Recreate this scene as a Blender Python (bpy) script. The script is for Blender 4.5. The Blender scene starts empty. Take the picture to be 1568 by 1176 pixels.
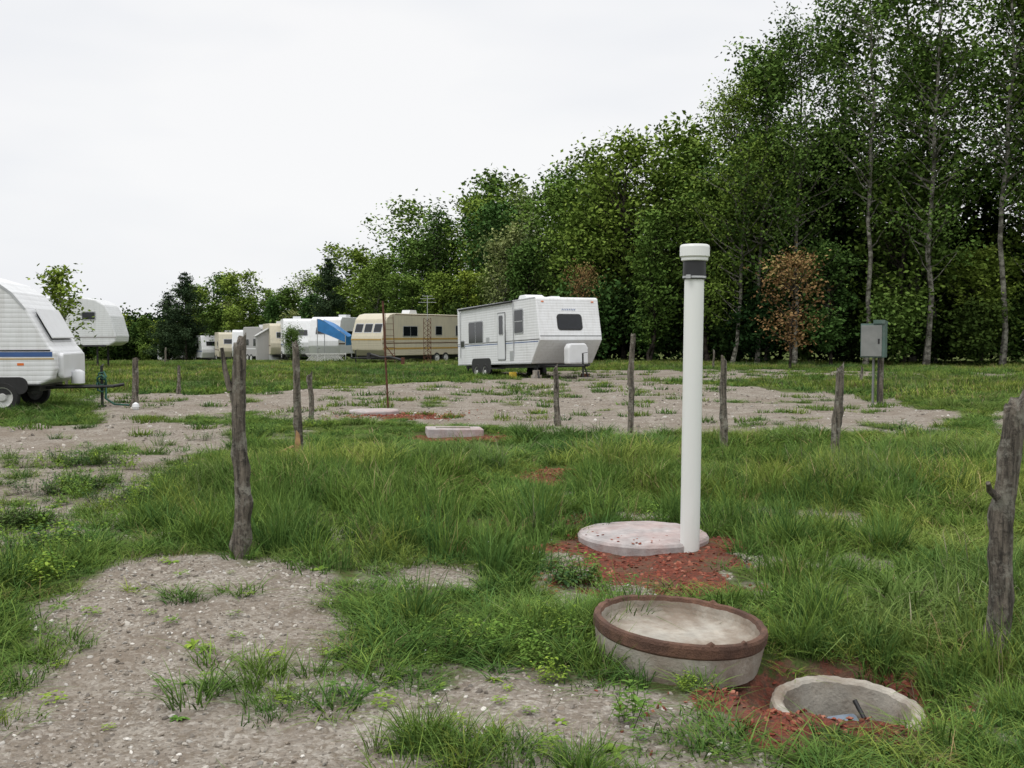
import bpy, math, random
import numpy as np
from mathutils import Vector, Matrix
random.seed(7)
scene = bpy.context.scene
scene.view_settings.view_transform = 'Standard'
scene.view_settings.look = 'None'
scene.view_settings.exposure = 0
LINK = scene.collection

# ------------------------------------------------------------------ noise
def _hash(ix, iy, s):
    h = (ix.astype(np.int64) * 374761393 + iy.astype(np.int64) * 668265263 + s * 2147483647) & 0xFFFFFFFF
    h = ((h ^ (h >> 13)) * 1274126177) & 0xFFFFFFFF
    h = h ^ (h >> 16)
    return (h & 0xFFFF) / 65535.0
def vnoise(x, y, s=0):
    x = np.asarray(x, float); y = np.asarray(y, float)
    ix = np.floor(x); iy = np.floor(y); fx = x - ix; fy = y - iy
    fx = fx * fx * (3 - 2 * fx); fy = fy * fy * (3 - 2 * fy)
    a = _hash(ix, iy, s); b = _hash(ix + 1, iy, s); c = _hash(ix, iy + 1, s); d = _hash(ix + 1, iy + 1, s)
    return (a * (1 - fx) + b * fx) * (1 - fy) + (c * (1 - fx) + d * fx) * fy
def fbm(x, y, s=0, o=4):
    v = 0; a = .5; f = 1
    for i in range(o):
        v = v + a * vnoise(np.asarray(x) * f + 13.1 * i, np.asarray(y) * f - 7.7 * i, s + i); a *= .5; f *= 2.03
    return v / (1 - .5 ** o)
def sstep(a, b, x):
    t = np.clip((x - a) / (b - a), 0, 1); return t * t * (3 - 2 * t)

# ------------------------------------------------------------------ land-use masks (world metres)
def poly_sd(x, y, P):
    x = np.asarray(x, float); y = np.asarray(y, float)
    d = np.full(x.shape, 1e9); inside = np.zeros(x.shape, bool)
    n = len(P)
    for i in range(n):
        ax, ay = P[i]; bx, by = P[(i + 1) % n]
        ex, ey = bx - ax, by - ay; wx, wy = x - ax, y - ay
        t = np.clip((wx * ex + wy * ey) / (ex * ex + ey * ey), 0, 1)
        d = np.minimum(d, (wx - ex * t) ** 2 + (wy - ey * t) ** 2)
        c = ((ay > y) != (by > y)) & (x < (bx - ax) * (y - ay) / ((by - ay) if by != ay else 1e-9) + ax)
        inside ^= c
    d = np.sqrt(d)
    return np.where(inside, d, -d)
BARE = [
    ([(-2.75, 5.8), (-2.55, 7.1), (-1.95, 7.0), (-1.35, 6.4), (-1.05, 5.6), (-.9, 4.8), (-.55, 4.1), (-.3, 2.4), (-2.4, 2.4), (-2.15, 3.9), (-2.2, 4.5), (-2.45, 5.2)], 1.0, .26),
    ([(-1.0, 4.75), (-.4, 4.85), (.3, 4.65), (.85, 4.35), (.95, 4.0), (.9, 2.6), (-.8, 2.6)], .74, .28),
    ([(-8, 13), (-4.4, 12.8), (-4.0, 10), (-3.2, 7.9), (-3.5, 6.8), (-5.2, 6.6)], .62, .55),
    ([(-11.5, 18.5), (-5.2, 18.4), (-4.0, 15), (-3.8, 12.9), (-6.5, 12.2), (-9.5, 13.2)], .92, .7),
    ([(-12, 27), (-4.3, 28.5), (-3.2, 22), (-3.0, 19.5), (-7.8, 19.4)], .95, .8),
    ([(-5.0, 34), (4.0, 37), (9.0, 29), (9.8, 20), (7.0, 16.2), (1.3, 16.9), (-1.8, 18.4), (-4.2, 21.5)], 1.0, .7),
    ([(-1, 35), (8, 37), (15, 41), (14, 47), (0, 46)], 1.0, 1.0),
    ([(19, 40), (27, 40), (27, 44), (19, 43)], .7, 1.0),
    ([(.2, 6.0), (.95, 6.0), (1.1, 7.2), (.5, 7.3)], .8, .22),
    ([(-.95, 6.25), (-.3, 6.2), (-.25, 6.85), (-.85, 7.0)], .62, .22),
    ([(.2, 9.2), (.55, 9.2), (.55, 10.4), (.3, 10.4)], .5, .25),
]
REDS = [(.95, 7.35, .92, 1.3), (.42, 11.4, .42, .9), (1.42, 4.45, .80, .74), (1.0, 4.25, .42, .32), (-.8, 15.7, .85, .7), (-2.2, 19.8, 1.2, 1.0)]
HOLE = (1.52, 4.5)
def bare_mask(x, y):
    x = np.asarray(x, float); y = np.asarray(y, float)
    k = np.clip(y / 10, .5, 3)
    nx = (fbm(x * 2.6 / k, y * 2.6 / k, 5, 5) - .5) * 1.1 * k
    b = np.zeros(x.shape)
    for P, s, soft in BARE:
        sd = poly_sd(x, y, P)
        b = np.maximum(b, s * sstep(-soft * 1.4, soft * .8, sd + nx * soft * 2.4))
    patch = fbm(x * 1.1 + 31, y * .8, 9)
    b = b * (1 - .65 * sstep(.63, .75, patch) * sstep(10, 14, y))
    b = b * (1 - .35 * sstep(.54, .68, fbm(x * 2.1, y * 2.1, 15)) * (1 - sstep(8, 12, y)))
    b = np.maximum(b, .5 * sstep(.60, .74, fbm(x * 1.5, y * 1.0 + 9, 21)) * (1 - sstep(9, 15, y)))
    return np.clip(b, 0, 1)
def red_mask(x, y):
    x = np.asarray(x, float); y = np.asarray(y, float)
    r = np.zeros(x.shape)
    n = (fbm(x * 4, y * 4, 33) - .5) * 1.7
    for cx, cy, rx, ry in REDS:
        q = np.sqrt(((x - cx) / rx) ** 2 + ((y - cy) / ry) ** 2)
        r = np.maximum(r, 1 - sstep(.55, 1.12, q + n * .8))
    return r
def ground_z(x, y):
    x = np.asarray(x, float); y = np.asarray(y, float)
    d = np.sqrt(x * x + y * y)
    z = -2.0 * sstep(58, 160, d)
    z = z + (fbm(x * .12, y * .12, 3) - .5) * .25 * sstep(9, 25, y)
    z = z + (fbm(x * 1.3, y * 1.3, 4) - .5) * .08 * sstep(1, 3, y) + (fbm(x * 5, y * 5, 14) - .5) * .022
    z = z + .07 * np.exp(-(((x + 1.9) / .9) ** 2 + ((y - 6.4) / .9) ** 2))
    q = np.sqrt(((x - HOLE[0]) / 1.08) ** 2 + (y - HOLE[1]) ** 2)
    w = 1 - sstep(.38, .62, q + (fbm(x * 5, y * 5, 44) - .5) * .2)
    z = z * (1 - w) + w * (-.15)
    z = z + .085 * np.exp(-(((x - 1.30) / .42) ** 2 + ((y - 3.98) / .12) ** 2)) * (1 + .9 * (fbm(x * 9, y * 9, 46) - .5))
    z = z + .07 * np.exp(-(((x - .95) / .12) ** 2 + ((y - 4.35) / .3) ** 2))
    q0 = np.sqrt((x - HOLE[0]) ** 2 + (y - HOLE[1]) ** 2)
    z = np.where(q0 < .30, -.75, z)
    return z
def gz(x, y): return float(ground_z(np.array([x]), np.array([y]))[0])

# ------------------------------------------------------------------ materials
def new_mat(name):
    m = bpy.data.materials.new(name); m.use_nodes = True
    nt = m.node_tree; nt.nodes.clear()
    out = nt.nodes.new('ShaderNodeOutputMaterial')
    return m, nt, out
def N(nt, t, **kw):
    n = nt.nodes.new(t)
    for k, v in kw.items(): setattr(n, k, v)
    return n
def mixc(nt, fac, a, b, mode='MIX'):
    n = nt.nodes.new('ShaderNodeMix'); n.data_type = 'RGBA'; n.blend_type = mode
    for i, v in ((0, fac), (6, a), (7, b)):
        if hasattr(v, 'is_linked'): nt.links.new(v, n.inputs[i])
        elif i == 0: n.inputs[0].default_value = v
        else: n.inputs[i].default_value = (*v, 1) if len(v) == 3 else v
    return n.outputs[2]
def mth(nt, op, a, b=None, c=None, clamp=False):
    n = nt.nodes.new('ShaderNodeMath'); n.operation = op; n.use_clamp = clamp
    for i, v in enumerate((a, b, c)):
        if v is None: continue
        if hasattr(v, 'is_linked'): nt.links.new(v, n.inputs[i])
        else: n.inputs[i].default_value = v
    return n.outputs[0]
def noise(nt, scale, vec=None, detail=3, rough=.55):
    n = nt.nodes.new('ShaderNodeTexNoise'); n.inputs['Scale'].default_value = scale
    n.inputs['Detail'].default_value = detail; n.inputs['Roughness'].default_value = rough
    if vec is not None: nt.links.new(vec, n.inputs['Vector'])
    return n.outputs['Fac']
def ramp(nt, fac, a, b):
    n = nt.nodes.new('ShaderNodeMapRange'); n.clamp = True
    nt.links.new(fac, n.inputs[0]); n.inputs[1].default_value = a; n.inputs[2].default_value = b
    return n.outputs[0]
def bsdf(nt, out, col, rough=.7, metal=0, bump=None, bs=.3, bd=.01, spec=.5, diffuse=False):
    if diffuse:
        p = nt.nodes.new('ShaderNodeBsdfDiffuse')
        if hasattr(col, 'is_linked'): nt.links.new(col, p.inputs[0])
    else:
        p = nt.nodes.new('ShaderNodeBsdfPrincipled')
        if hasattr(col, 'is_linked'): nt.links.new(col, p.inputs['Base Color'])
        else: p.inputs['Base Color'].default_value = (*col, 1)
        if hasattr(rough, 'is_linked'): nt.links.new(rough, p.inputs['Roughness'])
        else: p.inputs['Roughness'].default_value = rough
        p.inputs['Metallic'].default_value = metal
        p.inputs['Specular IOR Level'].default_value = spec
    if bump is not None:
        b = nt.nodes.new('ShaderNodeBump'); b.inputs['Strength'].default_value = bs; b.inputs['Distance'].default_value = bd
        nt.links.new(bump, b.inputs['Height']); nt.links.new(b.outputs[0], p.inputs['Normal'])
    nt.links.new(p.outputs[0], out.inputs[0])
    return p
def objco(nt, scale=(1, 1, 1)):
    tc = nt.nodes.new('ShaderNodeTexCoord'); mp = nt.nodes.new('ShaderNodeMapping')
    mp.inputs['Scale'].default_value = scale
    nt.links.new(tc.outputs['Object'], mp.inputs[0]); return mp.outputs[0]

def simple(name, col, rough=.6, metal=0, var=.25, scale=6, dirt=None, stretch=(1, 1, 1), bs=.0, bd=.005):
    m, nt, out = new_mat(name)
    co = objco(nt, stretch)
    n = noise(nt, scale, co)
    dark = tuple(c * (1 - var) for c in col)
    c = mixc(nt, ramp(nt, n, .35, .65), dark, col)
    if dirt:
        n2 = noise(nt, scale * .35, co, 6, .65)
        c = mixc(nt, mth(nt, 'MULTIPLY', ramp(nt, n2, .5, .75), dirt[1]), c, dirt[0])
    bsdf(nt, out, c, rough, metal, n if bs else None, bs, bd)
    return m
def siding(name, col, period=.2, dirtcol=(.32, .30, .26), dirt=.22, bs=.45):
    m, nt, out = new_mat(name)
    tc = nt.nodes.new('ShaderNodeTexCoord'); sx = nt.nodes.new('ShaderNodeSeparateXYZ')
    nt.links.new(tc.outputs['Object'], sx.inputs[0])
    s = mth(nt, 'SINE', mth(nt, 'MULTIPLY', sx.outputs[2], 2 * math.pi / period))
    s = mth(nt, 'POWER', mth(nt, 'ABSOLUTE', s), .45)
    n = noise(nt, 1.2, tc.outputs['Object'], 5, .65)
    streak = noise(nt, 3, objco(nt, (4, 4, .35)), 4, .6)
    c = mixc(nt, mth(nt, 'MULTIPLY', ramp(nt, streak, .45, .75), dirt), col, dirtcol)
    c = mixc(nt, mth(nt, 'MULTIPLY', ramp(nt, n, .5, .8), dirt), c, dirtcol)
    bsdf(nt, out, c, .42, 0, s, bs, .012)
    return m
M = {}
M['white_siding'] = siding('white_siding', (.70, .71, .72))
M['cream_siding'] = siding('cream_siding', (.55, .50, .38), dirt=.35)
M['grey_siding'] = siding('grey_siding', (.36, .35, .35))
M['white_panel'] = simple('white_panel', (.68, .69, .70), .4, var=.06, scale=3, dirt=((.4, .38, .33), .25))
M['roof'] = simple('trailer_roof', (.55, .55, .54), .6, var=.2, scale=2)
M['glass'] = simple('dark_glass', (.010, .012, .015), .1, var=.3)
M['alu'] = simple('aluminium_trim', (.50, .51, .52), .4, .5, var=.15)
M['black'] = simple('black_steel', (.015, .015, .016), .55, var=.4, scale=12)
M['tyre'] = simple('rubber', (.02, .02, .02), .85, var=.3)
M['hub'] = simple('hub_white', (.55, .55, .53), .45, var=.2)
M['blue'] = simple('blue_stripe', (.04, .10, .27), .4, var=.15)
M['brown'] = simple('brown_stripe', (.13, .07, .035), .45, var=.2)
M['ochre'] = simple('ochre_stripe', (.45, .29, .08), .45, var=.2)
M['tarp'] = simple('blue_tarp', (.03, .20, .50), .45, var=.25, scale=2)
M['orange'] = simple('marker_lens', (.7, .16, .02), .3, var=.1)
M['yellow'] = simple('yellow_plastic', (.6, .42, .04), .5, var=.2)
M['green_cloth'] = simple('green_hose', (.02, .10, .07), .7, var=.4)
M['pvc'] = simple('white_pvc', (.76, .77, .75), .36, var=.04, scale=2, dirt=((.50, .49, .42), .35), stretch=(3, 3, .6))
M['rubber_coupling'] = simple('rubber_coupling', (.018, .018, .02), .45, var=.3)
M['steel'] = simple('clamp_steel', (.55, .55, .55), .3, .9, var=.2)
M['rust'] = simple('rusty_steel', (.13, .055, .03), .85, .2, var=.5, scale=14, bs=.4)
M['utilgreen'] = simple('utility_box_green', (.075, .13, .11), .5, .1, var=.2, scale=4, dirt=((.2, .2, .18), .4))
M['utilgrey'] = simple('utility_box_grey', (.22, .23, .22), .5, .3, var=.2, scale=4, dirt=((.3, .29, .27), .4))
M['lattice'] = simple('white_lattice', (.7, .7, .68), .6, var=.1)
M['scrap'] = simple('blue_grey_plastic', (.2, .25, .32), .5, var=.3, scale=10)

def concrete(name, col, stain, amt, scale=9, bs=.6):
    m, nt, out = new_mat(name)
    co = objco(nt)
    n1 = noise(nt, scale, co, 8, .65); n2 = noise(nt, scale * 8, co, 4, .6); n3 = noise(nt, scale * .4, co, 6, .65)
    c = mixc(nt, ramp(nt, n1, .35, .7), tuple(v * .55 for v in col), col)
    c = mixc(nt, mth(nt, 'MULTIPLY', ramp(nt, n3, .40, .60), amt), c, stain)
    c = mixc(nt, mth(nt, 'MULTIPLY', ramp(nt, n2, .52, .68), .45), c, tuple(v * .4 for v in col))
    h = mth(nt, 'ADD', n2, n1)
    bsdf(nt, out, c, .92, 0, h, bs, .008)
    return m
M['concrete'] = concrete('concrete', (.46, .43, .38), (.26, .20, .14), .6)
M['concrete_pink'] = concrete('concrete_dusted', (.54, .50, .49), (.36, .20, .17), .4)
M['concrete_ring'] = concrete('concrete_ring', (.56, .52, .45), (.17, .12, .08), .75, 7)
M['rim_brown'] = concrete('rust_brown_rim', (.22, .115, .075), (.075, .04, .028), .85, 14, 1)

def wood():
    m, nt, out = new_mat('weathered_wood')
    co = objco(nt, (16, 16, 1.5)); co1 = objco(nt)
    n1 = noise(nt, 1.8, co, 8, .75); n2 = noise(nt, 9, co1, 5, .75); n3 = noise(nt, 26, co1, 3, .6)
    c = mixc(nt, ramp(nt, n1, .40, .60), (.028, .023, .018), (.20, .17, .135))
    c = mixc(nt, mth(nt, 'MULTIPLY', ramp(nt, n2, .50, .62), .65), c, (.31, .30, .25))
    c = mixc(nt, mth(nt, 'MULTIPLY', ramp(nt, n3, .56, .68), .65), c, (.02, .016, .012))
    h = mth(nt, 'ADD', n1, mth(nt, 'MULTIPLY', n3, .5))
    bsdf(nt, out, c, .95, 0, h, 1.0, .03)
    return m
M['wood'] = wood()
M['fresh_wood'] = simple('split_wood', (.42, .25, .12), .9, var=.5, scale=20, stretch=(3, 3, .4))

def bark(name, col, dark):
    m, nt, out = new_mat(name)
    n1 = noise(nt, 2.2, objco(nt, (1, 1, 1.8)), 4, .7)
    c = mixc(nt, ramp(nt, n1, .42, .6), dark, col)
    bsdf(nt, out, c, diffuse=True); return m
M['bark_pale'] = bark('pale_bark', (.28, .27, .23), (.07, .065, .055))
M['bark_dark'] = bark('dark_bark', (.07, .06, .05), (.02, .018, .015))

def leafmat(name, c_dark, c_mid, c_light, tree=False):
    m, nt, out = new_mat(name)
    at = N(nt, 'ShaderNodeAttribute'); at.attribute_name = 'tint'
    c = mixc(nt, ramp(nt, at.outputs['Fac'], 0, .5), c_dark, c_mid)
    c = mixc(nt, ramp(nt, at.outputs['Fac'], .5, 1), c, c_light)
    if tree:
        a2 = N(nt, 'ShaderNodeAttribute'); a2.attribute_name = 'trand'; r = a2.outputs['Fac']
    else:
        oi = N(nt, 'ShaderNodeObjectInfo'); r = oi.outputs['Random']
    c = mixc(nt, 1.0, c, mixc(nt, r, (.66, .76, .85), (1.4, 1.2, .95)), 'MULTIPLY')
    d = N(nt, 'ShaderNodeBsdfDiffuse')
    nt.links.new(c, d.inputs[0]); nt.links.new(d.outputs[0], out.inputs[0]); return m
def sc(c, f): return tuple(v * f for v in c)
F = 1.15
M['leaf_green'] = leafmat('leaves_green', sc((.028, .058, .015), F), sc((.076, .136, .034), F), sc((.135, .21, .055), F), tree=True)
M['leaf_yellow'] = leafmat('leaves_yellow_green', sc((.046, .082, .018), F), sc((.118, .186, .038), F), sc((.195, .272, .06), F), tree=True)
M['leaf_grey'] = leafmat('leaves_grey_green', sc((.06, .09, .04), F), sc((.14, .19, .085), F), sc((.25, .31, .16), F), tree=True)
M['leaf_dark'] = leafmat('leaves_dark', (.012, .026, .009), (.028, .054, .016), (.055, .094, .027), tree=True)
M['leaf_conifer'] = leafmat('needles', (.018, .034, .02), (.04, .07, .038), (.07, .11, .055), tree=True)
M['leaf_red'] = leafmat('leaves_bronze', (.09, .06, .03), (.22, .14, .07), (.31, .27, .12), tree=True)
G = 1.12
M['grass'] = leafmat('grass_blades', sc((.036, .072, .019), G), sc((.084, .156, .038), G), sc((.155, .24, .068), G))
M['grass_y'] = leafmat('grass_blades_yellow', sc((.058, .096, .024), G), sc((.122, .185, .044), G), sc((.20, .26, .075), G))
M['grass_dry'] = leafmat('grass_dry', (.12, .10, .06), (.25, .21, .13), (.35, .31, .20))
M['weed'] = leafmat('weed_leaves', (.034, .066, .024), (.070, .125, .042), (.115, .185, .06))
M['weed_y'] = leafmat('weed_leaves_bright', (.06, .12, .022), (.13, .22, .04), (.21, .32, .07))
M['petal'] = simple('white_petals', (.7, .7, .66), .7, var=.1)

def stonemat(name, cols):
    m, nt, out = new_mat(name)
    oi = N(nt, 'ShaderNodeObjectInfo')
    cr = N(nt, 'ShaderNodeValToRGB')
    nt.links.new(oi.outputs['Random'], cr.inputs[0])
    e = cr.color_ramp.elements
    e[0].position = 0; e[0].color = (*cols[0], 1); e[1].position = 1; e[1].color = (*cols[-1], 1)
    for i, c in enumerate(cols[1:-1]):
        k = e.new((i + 1) / (len(cols) - 1)); k.color = (*c, 1)
    bsdf(nt, out, cr.outputs[0], diffuse=True); return m
M['pebble'] = stonemat('pebbles', [(.12, .105, .09), (.36, .325, .28), (.20, .17, .14), (.48, .45, .40), (.25, .21, .17), (.15, .14, .125), (.64, .61, .56)])
M['redchip'] = stonemat('red_chips', [(.14, .04, .028), (.29, .09, .06), (.10, .035, .025), (.36, .16, .11), (.21, .06, .04)])

def groundmat():
    m, nt, out = new_mat('ground')
    geo = N(nt, 'ShaderNodeNewGeometry'); P = geo.outputs['Position']
    def att(n):
        a = N(nt, 'ShaderNodeAttribute'); a.attribute_name = n; return a.outputs['Fac']
    bare, red = att('bare'), att('red')
    big = noise(nt, .5, P, 2); mid = noise(nt, 2.5, P, 4, .65); fine = noise(nt, 26, P, 4, .7)
    vo = N(nt, 'ShaderNodeTexVoronoi'); vo.inputs['Scale'].default_value = 55; nt.links.new(P, vo.inputs['Vector'])
    vs = N(nt, 'ShaderNodeSeparateColor'); nt.links.new(vo.outputs['Color'], vs.inputs[0])
    g = mixc(nt, ramp(nt, mid, .35, .65), (.042, .062, .022), (.085, .12, .036))
    g = mixc(nt, ramp(nt, fine, .42, .66), g, (.095, .08, .045))
    g = mixc(nt, mth(nt, 'MULTIPLY', ramp(nt, big, .4, .65), .5), g, (.12, .17, .05))
    gr = mixc(nt, ramp(nt, mid, .38, .64), (.215, .182, .150), (.345, .315, .272))
    gr = mixc(nt, mth(nt, 'MULTIPLY', ramp(nt, vs.outputs[0], .55, 1), .6), gr, (.46, .43, .385))
    gr = mixc(nt, mth(nt, 'MULTIPLY', ramp(nt, vs.outputs[1], .55, 1), .7), gr, (.14, .12, .10))
    gr = mixc(nt, ramp(nt, fine, .47, .66), gr, (.175, .145, .112))
    gr = mixc(nt, mth(nt, 'MULTIPLY', ramp(nt, big, .50, .62), .45), gr, (.19, .155, .12))
    f = ramp(nt, mth(nt, 'ADD', bare, mth(nt, 'MULTIPLY', mth(nt, 'SUBTRACT', mid, .5), .9)), .26, .55)
    c = mixc(nt, f, g, gr)
    rd = mixc(nt, ramp(nt, fine, .35, .65), (.11, .038, .028), (.23, .078, .055))
    rd = mixc(nt, ramp(nt, vs.outputs[2], .6, .9), rd, (.09, .052, .04))
    rd = mixc(nt, ramp(nt, mid, .48, .62), rd, (.13, .085, .06))
    rf = ramp(nt, mth(nt, 'ADD', red, mth(nt, 'MULTIPLY', mth(nt, 'SUBTRACT', fine, .5), 1.4)), .35, .62)
    c = mixc(nt, rf, c, rd)
    h = mth(nt, 'ADD', fine, mth(nt, 'MULTIPLY', vo.outputs['Distance'], -.6))
    bsdf(nt, out, c, bump=h, bs=.8, bd=.02, diffuse=True)
    return m
M['ground'] = groundmat()

# ------------------------------------------------------------------ mesh helpers
def np_mesh(name, V, Q, mats, mi=None, tint=None, smooth=False, trand=None, check=True):
    me = bpy.data.meshes.new(name)
    V = np.asarray(V, np.float32); Q = np.asarray(Q, np.int32)
    me.vertices.add(len(V)); me.vertices.foreach_set('co', V.ravel())
    me.loops.add(Q.size); me.loops.foreach_set('vertex_index', Q.ravel())
    me.polygons.add(len(Q)); me.polygons.foreach_set('loop_start', np.arange(0, Q.size, Q.shape[1], dtype=np.int32))
    for k in mats: me.materials.append(M[k])
    if mi is not None: me.polygons.foreach_set('material_index', np.asarray(mi, np.int32))
    me.update(calc_edges=True)
    if check: me.validate()
    if tint is not None:
        a = me.attributes.new('tint', 'FLOAT', 'POINT'); a.data.foreach_set('value', np.asarray(tint, np.float32))
    if trand is not None:
        a = me.attributes.new('trand', 'FLOAT', 'POINT'); a.data.foreach_set('value', np.asarray(trand, np.float32))
    me.polygons.foreach_set('use_smooth', np.full(len(me.polygons), smooth))
    return me
def add_obj(name, me, parent=None, loc=(0, 0, 0), rot=(0, 0, 0), coll=None):
    o = bpy.data.objects.new(name, me); (coll or LINK).objects.link(o)
    o.location = loc; o.rotation_euler = rot
    if parent: o.parent = parent
    return o
def empty(name, loc=(0, 0, 0), rot=(0, 0, 0)):
    o = bpy.data.objects.new(name, None); LINK.objects.link(o); o.location = loc; o.rotation_euler = rot
    o.empty_display_size = .2; return o

class MB:
    def __init__(s): s.v = []; s.f = []; s.m = []; s.mats = []; s.sm = []
    def mi(s, k):
        if k not in s.mats: s.mats.append(k)
        return s.mats.index(k)
    def add(s, vs, fs, k, smooth=False):
        o = len(s.v); s.v += [tuple(v) for v in vs]
        i = s.mi(k)
        for f in fs: s.f.append(tuple(a + o for a in f)); s.m.append(i); s.sm.append(smooth)
    def box(s, a, b, k):
        x0, y0, z0 = a; x1, y1, z1 = b
        vs = [(x0, y0, z0), (x1, y0, z0), (x1, y1, z0), (x0, y1, z0), (x0, y0, z1), (x1, y0, z1), (x1, y1, z1), (x0, y1, z1)]
        s.add(vs, [(0, 3, 2, 1), (4, 5, 6, 7), (0, 1, 5, 4), (1, 2, 6, 5), (2, 3, 7, 6), (3, 0, 4, 7)], k)
    def prism(s, poly, O, U, V, Nn, depth, k):
        O, U, V, Nn = Vector(O), Vector(U).normalized(), Vector(V).normalized(), Vector(Nn).normalized()
        n = len(poly)
        a = [O + U * p[0] + V * p[1] for p in poly]; b = [q + Nn * depth for q in a]
        s.add(a + b, [tuple(range(n))[::-1], tuple(range(n, 2 * n))] + [(i, (i + 1) % n, n + (i + 1) % n, n + i) for i in range(n)], k)
    def tube(s, pts, rs, k, n=10, caps=True, smooth=True):
        pts = [Vector(p) for p in pts]
        if not hasattr(rs, '__len__'): rs = [rs] * len(pts)
        vs = []
        for i, p in enumerate(pts):
            t = (pts[min(i + 1, len(pts) - 1)] - pts[max(i - 1, 0)]).normalized()
            a = t.cross(Vector((0, 0, 1)) if abs(t.z) < .9 else Vector((1, 0, 0))).normalized(); b = t.cross(a)
            for j in range(n):
                w = 2 * math.pi * j / n; vs.append(p + (a * math.cos(w) + b * math.sin(w)) * rs[i])
        fs = [(i * n + j, i * n + (j + 1) % n, (i + 1) * n + (j + 1) % n, (i + 1) * n + j) for i in range(len(pts) - 1) for j in range(n)]
        s.add(vs, fs, k, smooth)
        if caps:
            s.add(vs[:n], [tuple(range(n))], k); s.add(vs[-n:], [tuple(range(n))[::-1]], k)
    def lathe(s, prof, k, n=48, c=(0, 0, 0), smooth=True, jit=0, seed=0):
        rr = random.Random(seed)
        ph = [rr.random() * 6 for _ in range(6)]
        def ring(r, z):
            o = []
            for j in range(n):
                w = 2 * math.pi * j / n
                d = jit * (math.sin(3 * w + ph[0]) + .6 * math.sin(7 * w + ph[1]) + .5 * math.sin(13 * w + ph[2]) + .5 * math.sin(29 * w + ph[3]) + rr.uniform(-.35, .35))
                o.append((c[0] + (r + d) * math.cos(w), c[1] + (r + d) * math.sin(w), c[2] + z + d * .5 * (1 if r > .02 else 0)))
            return o
        rings = [ring(p[0], p[1]) for p in prof]
        for i in range(len(prof) - 1):
            b = prof[i + 1]; kk = b[2] if len(b) > 2 else k
            s.add(rings[i] + rings[i + 1], [(j, (j + 1) % n, n + (j + 1) % n, n + j) for j in range(n)], kk, smooth)
    def obj(s, name, parent=None, loc=(0, 0, 0), rot=(0, 0, 0), bevel=0, seg=2, coll=None):
        me = bpy.data.meshes.new(name); me.from_pydata(s.v, [], s.f)
        for k in s.mats: me.materials.append(M[k])
        me.polygons.foreach_set('material_index', s.m); me.polygons.foreach_set('use_smooth', s.sm)
        me.update()
        o = add_obj(name, me, parent, loc, rot, coll)
        if bevel:
            b = o.modifiers.new('b', 'BEVEL'); b.width = bevel; b.segments = seg; b.limit_method = 'ANGLE'; b.angle_limit = math.radians(25)
        return o
def rrect(w, h, r=.05, n=4):
    P = []
    for cx, cy, a0 in ((w / 2 - r, h / 2 - r, 0), (-w / 2 + r, h / 2 - r, 90), (-w / 2 + r, -h / 2 + r, 180), (w / 2 - r, -h / 2 + r, 270)):
        for i in range(n + 1):
            a = math.radians(a0 + 90 * i / n); P.append((cx + r * math.cos(a), cy + r * math.sin(a)))
    return P

# ------------------------------------------------------------------ ground sheet
def axis(lo, f0, f1, hi, st, gr):
    a = list(np.arange(f0, f1, st)); s = st; x = f1
    while x < hi: a.append(x); s *= gr; x += s
    a.append(hi); s = st; x = f0 - st; L = []
    while x > lo: L.append(x); s *= gr; x -= s
    L.append(lo); return np.array(L[::-1] + a)
xs = axis(-700, -3.6, 3.6, 700, .038, 1.035); ys = axis(-60, 2.6, 9.5, 900, .038, 1.028)
X, Y = np.meshgrid(xs, ys); Z = ground_z(X, Y)
nx, ny = len(xs), len(ys)
idx = np.arange(nx * ny).reshape(ny, nx)
Q = np.stack([idx[:-1, :-1], idx[:-1, 1:], idx[1:, 1:], idx[1:, :-1]], -1).reshape(-1, 4)
me = np_mesh('ground', np.stack([X, Y, Z], -1).reshape(-1, 3), Q, ['ground'], smooth=True)
for nm, fn in (('bare', bare_mask), ('red', red_mask)):
    a = me.attributes.new(nm, 'FLOAT', 'POINT'); a.data.foreach_set('value', fn(X, Y).ravel().astype(np.float32))
add_obj('ground', me)

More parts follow.
